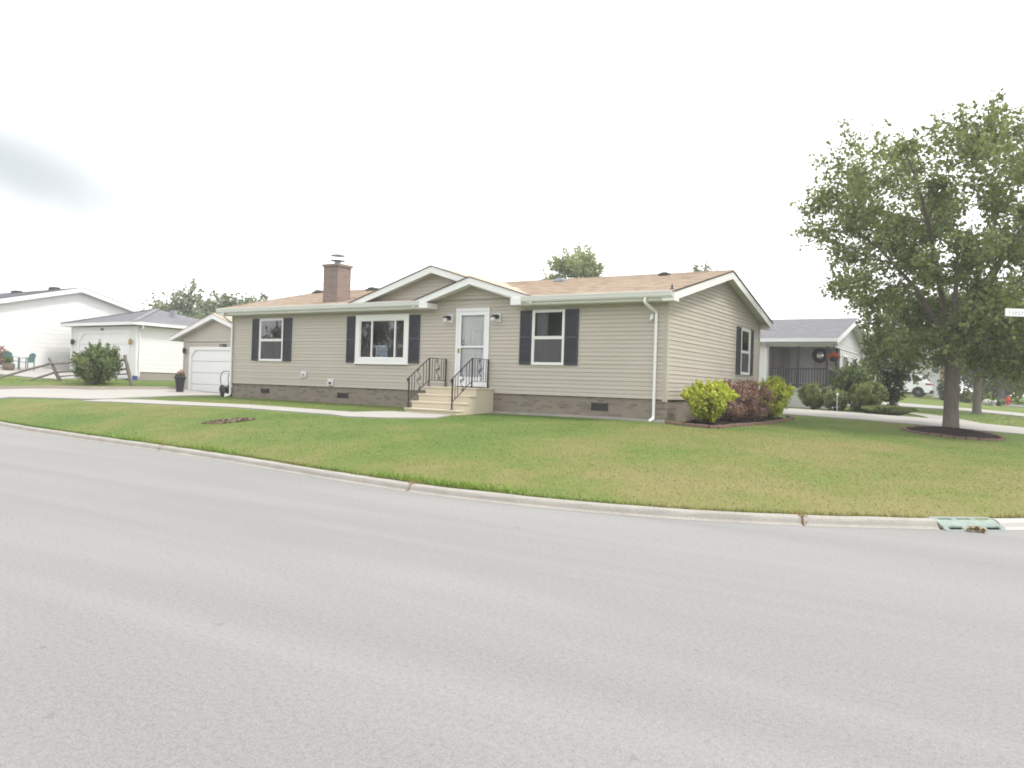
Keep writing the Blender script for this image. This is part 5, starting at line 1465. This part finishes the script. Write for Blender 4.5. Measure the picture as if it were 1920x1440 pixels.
# bare patch of wood chips where a tree once stood
px_, py_ = -7.45, -6.65
px_, py_ = -8.6, -5.85
r_ = np.random.default_rng(9)
n = 420
a = r_.uniform(0, 2 * np.pi, n); q_ = np.sqrt(r_.random(n)); u_ = q_ * np.cos(a) * .64; v_ = q_ * np.sin(a) * .40
cx_ = px_ + u_ * .54 - v_ * .84; cy_ = py_ + u_ * .84 + v_ * .54; cz_ = H(cx_, cy_) + .012 + r_.uniform(0, .008, n)
C = np.c_[cx_, cy_, cz_]; dv = r_.normal(size=(n, 3)) * np.array([1, 1, .08]); dv /= np.linalg.norm(dv, axis=1)[:, None]; sv = np.cross(dv, r_.normal(size=(n, 3)) * .3 + np.array([0, 0, 1])); sv /= np.linalg.norm(sv, axis=1)[:, None]
L = r_.uniform(.02, .06, (n, 1)); W_ = r_.uniform(.008, .02, (n, 1))
tag(np_obj('wood_chips', np.stack([C - dv * L - sv * W_, C + dv * L - sv * W_, C + dv * L + sv * W_, C - dv * L + sv * W_], 1).reshape(-1, 3), 4, 'chips'), kind='stuff')
PATCH = (px_, py_)
mb = MB(); V = [(px_, py_, h1(px_, py_) + .015)]; nn_ = 30
for k in range(nn_):
    a = 2 * math.pi * k / nn_; rr = rnd.uniform(.8, 1.12); u0, v0 = rr * .60 * math.cos(a), rr * .34 * math.sin(a)
    x, y = px_ + u0 * .54 - v0 * .84, py_ + u0 * .84 + v0 * .54; V.append((x, y, h1(x, y) + .008))
mb.add(V, [(0, 1 + k, 1 + (k + 1) % nn_) for k in range(nn_)])
tag(mb.build('bare_soil', 'chips'), kind='structure')

# ---------------------------------------------------------------- storm drain in the kerb
sd_ = thing('storm_drain', 'pale green iron storm drain inlet set in the curb at the right', 'storm drain')
A, nA = at_s(S_IN0 + .01); B, nB = at_s(S_IN1 - .01); tn = (B - A); Ln = np.linalg.norm(tn); tn /= Ln; nn = np.array([-tn[1], tn[0]])
def sdp(u, o_, z): p_ = A + tn * u + nn * o_; return (p_[0], p_[1], z)
mb = MB()
def slab(u0, u1, o0, o1, z0a, z0b, z1a, z1b):
    mb.add([sdp(u0, o0, z0a), sdp(u1, o0, z0a), sdp(u1, o1, z0b), sdp(u0, o1, z0b), sdp(u0, o0, z1a), sdp(u1, o0, z1a), sdp(u1, o1, z1b), sdp(u0, o1, z1b)],
           [(3, 2, 1, 0), (4, 5, 6, 7), (0, 1, 5, 4), (1, 2, 6, 5), (2, 3, 7, 6), (3, 0, 4, 7)])
bars = [0, .055] ; w3 = (Ln - .055) / 3
slab(0, Ln, .19, .25, .04, .04, .106, .108)
slab(0, Ln, -.02, .12, .02, .07, .045, .097)
slab(0, Ln, -.11, -.07, -.05, -.05, .010, .014)
for k in range(4):
    u0 = k * w3; slab(u0, u0 + .07, .125, .19, .06, .06, .099, .106)
    slab(u0, u0 + .07, -.07, -.02, -.05, -.05, .012, .045)
mb.build('inlet_frame', 'inlet', sd_, bevel=.008)
mb = MB(); slab(.0, Ln, -.1, .33, -.38, -.38, -.34, -.34); slab(.0, Ln, .28, .33, -.34, -.34, .04, .04); mb.build('inlet_pit', 'vent', sd_)
S = []
for k in range(9):
    u = rnd.gauss(.34, .08); S.append(sdp(u, rnd.uniform(-.22, -.10), .025))
o = np_obj('leaf_litter', leafcloud(S, np.full(len(S), .03), 3, .06, 3, .5, up=2.0), 4, 'straw'); tag(o, kind='stuff')
# dry grass standing in the open kerb joints
V = []
for s in joints:
    c, nn2 = at_s(s)
    for k in range(46):
        o_ = rnd.uniform(.0, .19); b0 = np.array([c[0] + nn2[0] * o_ + rnd.gauss(0, .02), c[1] + nn2[1] * o_ + rnd.gauss(0, .02), (.02 if o_ < .05 else .09)])
        t_ = b0 + np.array([rnd.gauss(0, .03), rnd.gauss(0, .03), rnd.uniform(.03, .08)]); V += [b0 - np.array([.005, 0, 0]), b0 + np.array([.005, 0, 0]), t_]
tag(np_obj('dry_grass', np.array(V), 3, 'straw'), kind='stuff')

# ---------------------------------------------------------------- parked car, hydrant, boulder, far house
car = thing('parked_car', 'white parked car behind the trees at the right, seen from its rear side', 'car')
CY, CZ = 44.0, h1(1.2, 44.0)
x0, x1 = -2.25, 2.42          # nose to the left
def loft(name, secs, mat, parent, bevel=0.0):
    """secs: list of (y, [(x,z)...]) with the same number of points"""
    mb = MB(); k = len(secs[0][1]); V = []; F = []
    for y, poly in secs: V += [(x, CY + y, CZ + z) for x, z in poly]
    for i in range(len(secs) - 1):
        for j in range(k): a, b_ = i * k + j, i * k + (j + 1) % k; F.append((a, b_, b_ + k, a + k))
    F.append(tuple(range(k))[::-1]); F.append(tuple(range((len(secs) - 1) * k, len(secs) * k)))
    mb.add(V, F); return mb.build(name, mat, parent, False, bevel)
def arch(cx, r, n=7): return [(cx - r * math.cos(math.pi * i / n), .33 + r * math.sin(math.pi * i / n)) for i in range(n + 1)]
FA, RA = x0 + .92, x1 - .78
low = [(x0 + .10, .28)] + arch(FA, .40) + arch(RA, .40) + [(x1 - .10, .30), (x1 + .0, .50), (x1 - .02, .82), (x1 - .10, 1.05), (x1 - .5, 1.10), (-.9, 1.03), (x0 + .35, .95), (x0 + .02, .80), (x0, .50)]
def shr(poly, k, dz=0): cx = sum(p_[0] for p_ in poly) / len(poly); return [(cx + (x - cx) * k, z + dz * (z - .6)) for x, z in poly]
loft('body', [(-.92, shr(low, .985)), (-.86, low), (.86, low), (.92, shr(low, .985))], 'car_paint', car, .02)
gh = [(-1.10, 1.00), (-.25, 1.55), (.45, 1.66), (1.45, 1.63), (2.02, 1.35), (2.30, 1.06)]
gt = [(-.95, 1.00), (-.20, 1.50), (.45, 1.665), (1.40, 1.63), (1.92, 1.35), (2.25, 1.06)]
loft('cabin', [(-.87, [(x, min(z, 1.10) if z < 1.2 else z - .0) for x, z in gh]), (-.70, gt), (.70, gt), (.87, gh)], 'car_paint', car, .03)
for (pl) in ([(-.75, 1.10), (-.18, 1.47), (.28, 1.56), (.28, 1.10)], [(.34, 1.10), (.34, 1.57), (1.12, 1.55), (1.22, 1.12)], [(1.28, 1.12), (1.20, 1.54), (1.50, 1.50), (1.86, 1.25), (1.84, 1.14)]):
    mb = MB(); mb.prism([(x, CZ + z) for x, z in pl], CY - .895, CY - .862); mb.build('side_window', 'car_glass', car)
mb = MB(); mb.add([(1.97, CY - .62, CZ + 1.40), (1.97, CY + .62, CZ + 1.40), (2.30, CY + .68, CZ + 1.09), (2.30, CY - .68, CZ + 1.09), (2.0, CY - .62, CZ + 1.42), (2.0, CY + .62, CZ + 1.42), (2.34, CY + .68, CZ + 1.09), (2.34, CY - .68, CZ + 1.09)],
                  [(0, 1, 2, 3), (7, 6, 5, 4), (0, 4, 5, 1), (1, 5, 6, 2), (2, 6, 7, 3), (3, 7, 4, 0)]); mb.build('rear_window', 'car_glass', car)
for s in (-1, 1):
    mb = MB(); ya, yb = sorted((CY + s * .93, CY + s * .60)); mb.box(x1 - .36, x1 + .015, ya, yb, CZ + .84, CZ + .97); mb.build('tail_light', 'tail', car, bevel=.02)
    mb = MB(); mb.tube([(-.3, CY + s * .66, CZ + 1.56), (0, CY + s * .68, CZ + 1.68), (1.2, CY + s * .68, CZ + 1.70), (1.6, CY + s * .66, CZ + 1.6)], .022, 6); mb.build('roof_rail', 'vent', car)
mb = MB(); mb.box(x1 - .52, x1 + .05, CY - .90, CY + .90, CZ + .26, CZ + .50); mb.build('bumper', 'rubber', car, bevel=.03)
for s in (-1, 1):
    mb = MB(); ya, yb = sorted((CY + s * .90, CY + s * .935)); mb.box(FA + .42, RA - .42, ya, yb, CZ + .22, CZ + .34); mb.build('sill', 'rubber', car)
    for cx in (FA, RA):
        mb = MB(); yo = CY + s * .80; h_ = .11
        mb.lathe([(.22, -h_), (.33, -h_), (.35, -h_ + .03), (.35, h_ - .03), (.33, h_), (.22, h_)], (cx, yo, CZ + .35), 24, 'y'); wl = mb.build('wheel', 'rubber', car)
        mb = MB(); mb.lathe([(.03, -h_ - .0), (.06, -h_ - .01), (.06, -.02), (.225, -.02), (.225, h_ - .02), (.03, h_ - .02)], (cx, yo, CZ + .35), 20, 'y')
        for k in range(5):
            a = k * 1.2566; mb.bar((cx, yo + s * (h_ - .01), CZ + .35), (cx + .22 * math.cos(a), yo + s * (h_ - .01), CZ + .35 + .22 * math.sin(a)), .05, .02, up=(0, 1, 0))
        mb.build('rim', 'alloy', wl)

hy_ = thing('fire_hydrant', 'red fire hydrant on the far lawn at the right edge', 'hydrant')
X, Y = 6.92, 46.0; Z = h1(X, Y)
mb = MB(); mb.lathe([(.17, -.05), (.17, .04), (.12, .06), (.12, .42), (.16, .44), (.16, .48), (.13, .50), (.12, .58), (.07, .66), (.001, .68)], (X, Y, Z), 16); mb.build('barrel', 'red', hy_, False)
mb = MB(); mb.lathe([(.03, .66), (.03, .74), (.001, .75)], (X, Y, Z), 6); mb.build('operating_nut', 'red', hy_)
for ax_, c_ in (('x', (X, Y, Z + .42)), ('y', (X, Y, Z + .40))):
    mb = MB(); mb.lathe([(.055, -.20), (.075, -.20), (.075, -.16), (.05, -.15), (.05, .15), (.075, .16), (.075, .20), (.055, .20)] if ax_ == 'x' else [(.08, -.20), (.09, -.16), (.07, -.15), (.07, -.05)], c_, 12, ax_); mb.build('nozzle', 'red', hy_)

def boulder(x, y, rx, ry, rz, seed, label):
    t_ = thing('boulder', label, 'rock'); bm = bmesh.new(); bmesh.ops.create_icosphere(bm, subdivisions=3, radius=1)
    rr = random.Random(seed); ks = [Vector((rr.gauss(0, 1), rr.gauss(0, 1), rr.gauss(0, 1))).normalized() for _ in range(9)]
    for v in bm.verts:
        d = v.co.normalized(); f = 1.0
        for k in ks: f -= max(0, d.dot(k) - .72) * .8
        v.co = Vector((d.x * rx, d.y * ry, d.z * rz)) * f + Vector((x, y, h1(x, y) + rz * .35))
    me = bpy.data.meshes.new('stone'); bm.to_mesh(me); bm.free(); me.materials.append(MT['stone']); o = bpy.data.objects.new('stone', me); COL.objects.link(o); o.parent = t_
boulder(5.95, 41, .5, .42, .34, 3, 'pale boulder on the far lawn left of the red hydrant')
bush('low_shrub', 'dark low shrub just right of the white parked car', 3.35, 45.5, .75, .7, 1.5, 'leaf_dark', 1500, .16, 131, low=.02, group=None)
bush('low_shrub', 'low spreading shrub behind the big tree trunk on the far lawn', 4.9, 47.0, 1.1, .8, .9, 'leaf_olive', 1500, .16, 133, low=.02)
bush('low_shrub', 'small shrub beside the boulder on the far lawn', 6.35, 44.0, .5, .5, .5, 'leaf_mid', 800, .14, 135, low=.02)

fh = thing('far_house', 'far white house with tall white doors behind the parked car', 'house')
FX0, FX1, FYf, FZ = -7.5, 2.75, 57.0, 1.7
siding('front_wall', 'white_siding', 'x', FYf, -1, FZ, 4.75, lambda z: (FX0, FX1), [], fh, .15)
siding('side_wall', 'white_siding', 'y', FX1, 1, FZ, 4.75, lambda z: (FYf, FYf + 9), [], fh, .15)
mb = MB(); mb.box(FX0, FX1 - .05, FYf + 8.9, FYf + 9, FZ, 4.75); mb.build('back_wall', 'white_siding', fh)
mb = MB(); course_plane(mb, (FX0 - .4, FYf - .5, 4.7), (FX1 + .4, FYf - .5, 4.7), (FX0 - .4, FYf + 4.5, 6.3), (FX1 + .4, FYf + 4.5, 6.3), 16); course_plane(mb, (FX0 - .4, FYf + 9.5, 4.7), (FX1 + .4, FYf + 9.5, 4.7), (FX0 - .4, FYf + 4.5, 6.3), (FX1 + .4, FYf + 4.5, 6.3), 16); mesh_obj('roof', mb.v, mb.f, 'roof_grey', fh)
mb = MB()
for y in (FYf, FYf + 9): pass
mb.add([(FX1, FYf, 4.75), (FX1, FYf + 9, 4.75), (FX1, FYf + 4.5, 6.2)], [(0, 1, 2)]); mb.build('gable_wall', 'white_siding', fh)
mb = MB(); mb.box(FX0 - .4, FX1 + .4, FYf - .56, FYf - .48, 4.52, 4.70); mb.build('gutter', 'white', fh)
for a, b_, m_ in ((-.2, .75, 'white'), (1.05, 1.9, 'door_white'), (2.1, 2.55, 'tan_door')):
    mb = MB(); mb.box(a, b_, FYf - .06, FYf - .02, FZ, 4.1); mb.box(a - .1, a - .02, FYf - .08, FYf - .02, FZ, 4.2); mb.box(b_ + .02, b_ + .1, FYf - .08, FYf - .02, FZ, 4.2); mb.build('door', m_, fh)
mb = MB(); mb.box(-.5, -.35, FYf - .07, FYf - .02, 2.4, 4.1); mb.build('window', 'car_glass', fh)

# bungalow across the street, mirrored in the windows
bo = thing('opposite_bungalow', 'tan bungalow with brown roof across the street behind the viewer', 'house')
mb = MB(); mb.box(-53, -38, -46, -38.5, .15, 3.2); mb.build('wall', 'brick', bo)
mb = MB(); mb.prism([(-46.6, 3.15), (-42.25, 5.0), (-37.9, 3.15), (-37.9, 3.05), (-46.6, 3.05)], -53.5, -37.5)
mb.v = [(y, x, z) for x, y, z in mb.v]; mb.build('roof', 'roof_edge', bo)
mb = MB(); mb.box(-53.5, -37.5, -37.92, -37.8, 3.0, 3.2); mb.build('gutter', 'white', bo)
for x in (-50, -45.5, -41):
    mb = MB(); mb.box(x - .7, x + .7, -38.5, -38.44, 1.3, 2.6); mb.build('window', 'white', bo)

# ---------------------------------------------------------------- street name sign at the corner, its pole just outside the frame
ss = thing('street_sign', 'white street name blade with green trim at the right edge, its post out of frame', 'street sign')
a = Vector((6.915, -3.30, 2.915)); d = Vector((.853, .522, .0)).normalized(); ln = 1.1
nrm3 = Vector((d.y, -d.x, 0)); up3 = Vector((0, 0, 1))
def spt(u, v, o_): return tuple(a + d * u + up3 * v + nrm3 * o_)
mb = MB(); hh = .062
for (u0, u1, v0, v1, o0, o1) in ((0, ln, -hh, hh, -.004, .004),):
    mb.add([spt(u0, v0, o0), spt(u1, v0, o0), spt(u1, v1, o0), spt(u0, v1, o0), spt(u0, v0, o1), spt(u1, v0, o1), spt(u1, v1, o1), spt(u0, v1, o1)], [(0, 1, 2, 3), (7, 6, 5, 4), (0, 4, 5, 1), (1, 5, 6, 2), (2, 6, 7, 3), (3, 7, 4, 0)])
mb.build('blade', 'sign_white', ss, bevel=.012)
mb = MB(); r2 = random.Random(2); u = .06
while u < ln - .08:                        # worn, unreadable lettering
    ww = r2.uniform(.022, .04); mb.add([spt(u, -.03, .0055), spt(u + .010, -.03, .0055), spt(u + .010, .03, .0055), spt(u, .03, .0055)], [(0, 1, 2, 3)])
    if r2.random() < .7: v = r2.choice((-.03, -.003, .022)); mb.add([spt(u + .010, v, .0055), spt(u + ww, v, .0055), spt(u + ww, v + .009, .0055), spt(u + .010, v + .009, .0055)], [(0, 1, 2, 3)])
    u += ww + .018
MT['faded'] = simple('faded_lettering', (.42, .45, .44), .6, .1)
mb.build('lettering', 'faded', ss)
pb = a + d * ln * .6; gp_ = h1(pb.x, pb.y)
mb = MB(); mb.bar(tuple(a + d * .0 + Vector((0, 0, -hh - .004))), tuple(a + d * ln + Vector((0, 0, -hh - .004))), .012, .008); mb.build('trim', 'sign_green', ss)
mb = MB(); mb.tube([(pb.x, pb.y, gp_ - .2), (pb.x, pb.y, 2.99)], .03, 10); mb.build('post', 'metal', ss)

# ---------------------------------------------------------------- grass blades on the lawn
def scatter(n, seed, x0, x1, y0, y1):
    r_ = np.random.default_rng(seed); return r_, r_.uniform(x0, x1, n), r_.uniform(y0, y1, n)
def in_poly(x, y, A, B):
    P = np.array(A + B[::-1], float); c = np.zeros(len(x), bool); j = len(P) - 1
    for i in range(len(P)):
        xi, yi, xj, yj = P[i, 0], P[i, 1], P[j, 0], P[j, 1]
        c ^= ((yi > y) != (yj > y)) & (x < (xj - xi) * (y - yi) / (yj - yi + 1e-12) + xi); j = i
    return c
def lawn_mask(x, y):
    m_ = kerb_dist(x, y) > .20
    m_ &= ~((x > -16.3) & (x < .1) & (y > -.02) & (y < 8.4))
    m_ &= ~((x > -4.9) & (x < .3) & (y > -.3) & (y < .1))
    m_ &= ~((x > -6.9) & (x < -4.85) & (y > -1.8) & (y < .1))
    m_ &= ~in_poly(x, y, [(-18.4, -3.2), (-7.2, -3.1), (-7.0, -2.6), (-6.85, -1.9), (-4.9, -1.9)], [(-18.3, -4.4), (-7.2, -4.3), (-6.4, -4.25), (-5.4, -3.95), (-4.5, -3.2)])
    m_ &= ~in_poly(x, y, [(-24.35, 4.0), (-25.0, -0.78), (-28.4, -2.9), (-30.5, -4.7)], [(-20.0, 4.0), (-18.55, 0.3), (-18.1, -5.0), (-19.4, -6.3)])
    m_ &= ~((x > 0) & (x < 1.42) & (y > -.45) & (y < 8.0))
    m_ &= ~(((x - 5.62) / 1.33) ** 2 + ((y - 8.1) / 1.4) ** 2 < 1)
    m_ &= ~((y > 9.9) & (y < 13.7))
    u0 = (x - PATCH[0]) * .54 + (y - PATCH[1]) * .84; v0 = -(x - PATCH[0]) * .84 + (y - PATCH[1]) * .54
    m_ &= ~((u0 / .58) ** 2 + (v0 / .32) ** 2 < 1)
    return m_
def blades(name, mat, x, y, r_, h0, h1_, wd):
    n = len(x); z = np.empty(n)
    for i in range(0, n, 20000): z[i:i + 20000] = H(x[i:i + 20000], y[i:i + 20000])
    if y.max() < 12: z = np.where((y > -1) & (x > 5), z, near_kerb(z, kerb_dist(x, y)))
    hh = r_.uniform(h0, h1_, n); a = r_.uniform(0, 2 * np.pi, n); s = np.c_[np.cos(a), np.sin(a), np.zeros(n)] * (wd * r_.uniform(.6, 1.2, n))[:, None]
    B = np.c_[x, y, z - .005]; T_ = B + np.c_[r_.normal(size=(n, 2)) * (hh * .55)[:, None], hh]
    return tag(np_obj(name, np.stack([B - s, B + s, T_], 1).reshape(-1, 3), 3, mat), kind='stuff')
r_, x, y = scatter(420000, 1, -20, 9.6, -9.6, 9.9)
k = lawn_mask(x, y); dens = np.clip(13.0 / np.hypot(x - CAM[0], y - CAM[1]), .25, 1); k &= r_.random(len(x)) < dens
blades('grass', 'blades', x[k], y[k], r_, .012, .03, .006)
# ranker weeds along parts of the kerb
V = []; r_ = np.random.default_rng(4); X = []; Y = []
for (xa, ya, xb, yb, n) in ((-1.1, -9.46, 1.9, -9.5, 700), (-6.6, -8.7, -4.6, -9.0, 260), (-9.6, -8.4, -7.4, -8.6, 160)):
    s0, s1 = s_of(xa, ya), s_of(xb, yb)
    for i in range(n):
        s = s0 + (s1 - s0) * r_.beta(1.6, 1.6); c, nn2 = at_s(s); o_ = .20 + abs(r_.normal()) * .13; X.append(c[0] + nn2[0] * o_); Y.append(c[1] + nn2[1] * o_)
blades('weeds', 'weeds', np.array(X), np.array(Y), r_, .05, .13, .011)
# loose longer fringe hanging over the kerb back
r_ = np.random.default_rng(6); S = r_.uniform(s_of(-20, -7), s_of(9.4, -3), 9000); X = []; Y = []
for s in S:
    if S_IN0 - .05 < s < S_IN1 + .05: continue
    c, nn2 = at_s(s); o_ = .18 + abs(r_.normal()) * .05; X.append(c[0] + nn2[0] * o_); Y.append(c[1] + nn2[1] * o_)
blades('grass', 'blades', np.array(X), np.array(Y), r_, .025, .07, .007)
r_, x, y = scatter(60000, 8, -34, 9.6, -4, 30)
k = (kerb_dist(x, y) > .4) & ((y > 13.8) & (x > 0.7) & (y < 25) | ((x < -23.5) & (y < 5.4) & (y - (-1.55) > (x + 28.2) * .68 + .25)))
k &= ~in_poly(x, y, [(-31.5, 5.4), (-31.2, 2.9), (-30.6, 1.4)], [(-37.6, 5.4), (-40.5, 2.0), (-42.5, -1.5)])
k &= ~in_poly(x, y, [(4.6, 13.55), (4.3, 15.2), (3.6, 17.2), (2.2, 18.5)], [(6.2, 13.55), (5.4, 15.9), (4.4, 18.2), (2.6, 19.4)])
blades('grass', 'blades', x[k], y[k], r_, .03, .07, .012)

# ---------------------------------------------------------------- thin haze, added to lift the blacks and pale the distance like lens flare
mt = bpy.data.materials.new('veil_haze'); mt.use_nodes = True; t = mt.node_tree; t.nodes.clear()
vo = N(t, 'ShaderNodeVolumePrincipled'); vo.inputs['Density'].default_value = 0.0015; vo.inputs['Color'].default_value = (.96, .97, 1.0, 1); vo.inputs['Anisotropy'].default_value = .2
mo = N(t, 'ShaderNodeOutputMaterial'); t.links.new(vo.outputs[0], mo.inputs['Volume']); MT['haze'] = mt
mb = MB(); mb.box(-915, 915, -915, 915, -1.5, 24); tag(mb.build('haze', 'haze'), kind='stuff')

# ---------------------------------------------------------------- put every thing's empty at its own base
bpy.context.view_layer.update()
for root in [o for o in COL.objects if o.type == 'EMPTY' and o.parent is None and o.location.length < 1e-6]:
    lo = Vector((1e9,) * 3); hi = Vector((-1e9,) * 3); st = list(root.children)
    kids = list(root.children)
    while st:
        o = st.pop(); st += list(o.children)
        if o.type == 'MESH' and len(o.data.vertices):
            for c in o.bound_box:
                p_ = o.matrix_world @ Vector(c)
                for i in range(3): lo[i] = min(lo[i], p_[i]); hi[i] = max(hi[i], p_[i])
    if lo.x > 1e8: continue
    base = Vector(((lo.x + hi.x) / 2, (lo.y + hi.y) / 2, lo.z)); root.location = base
    for o in kids: o.location = o.location - base
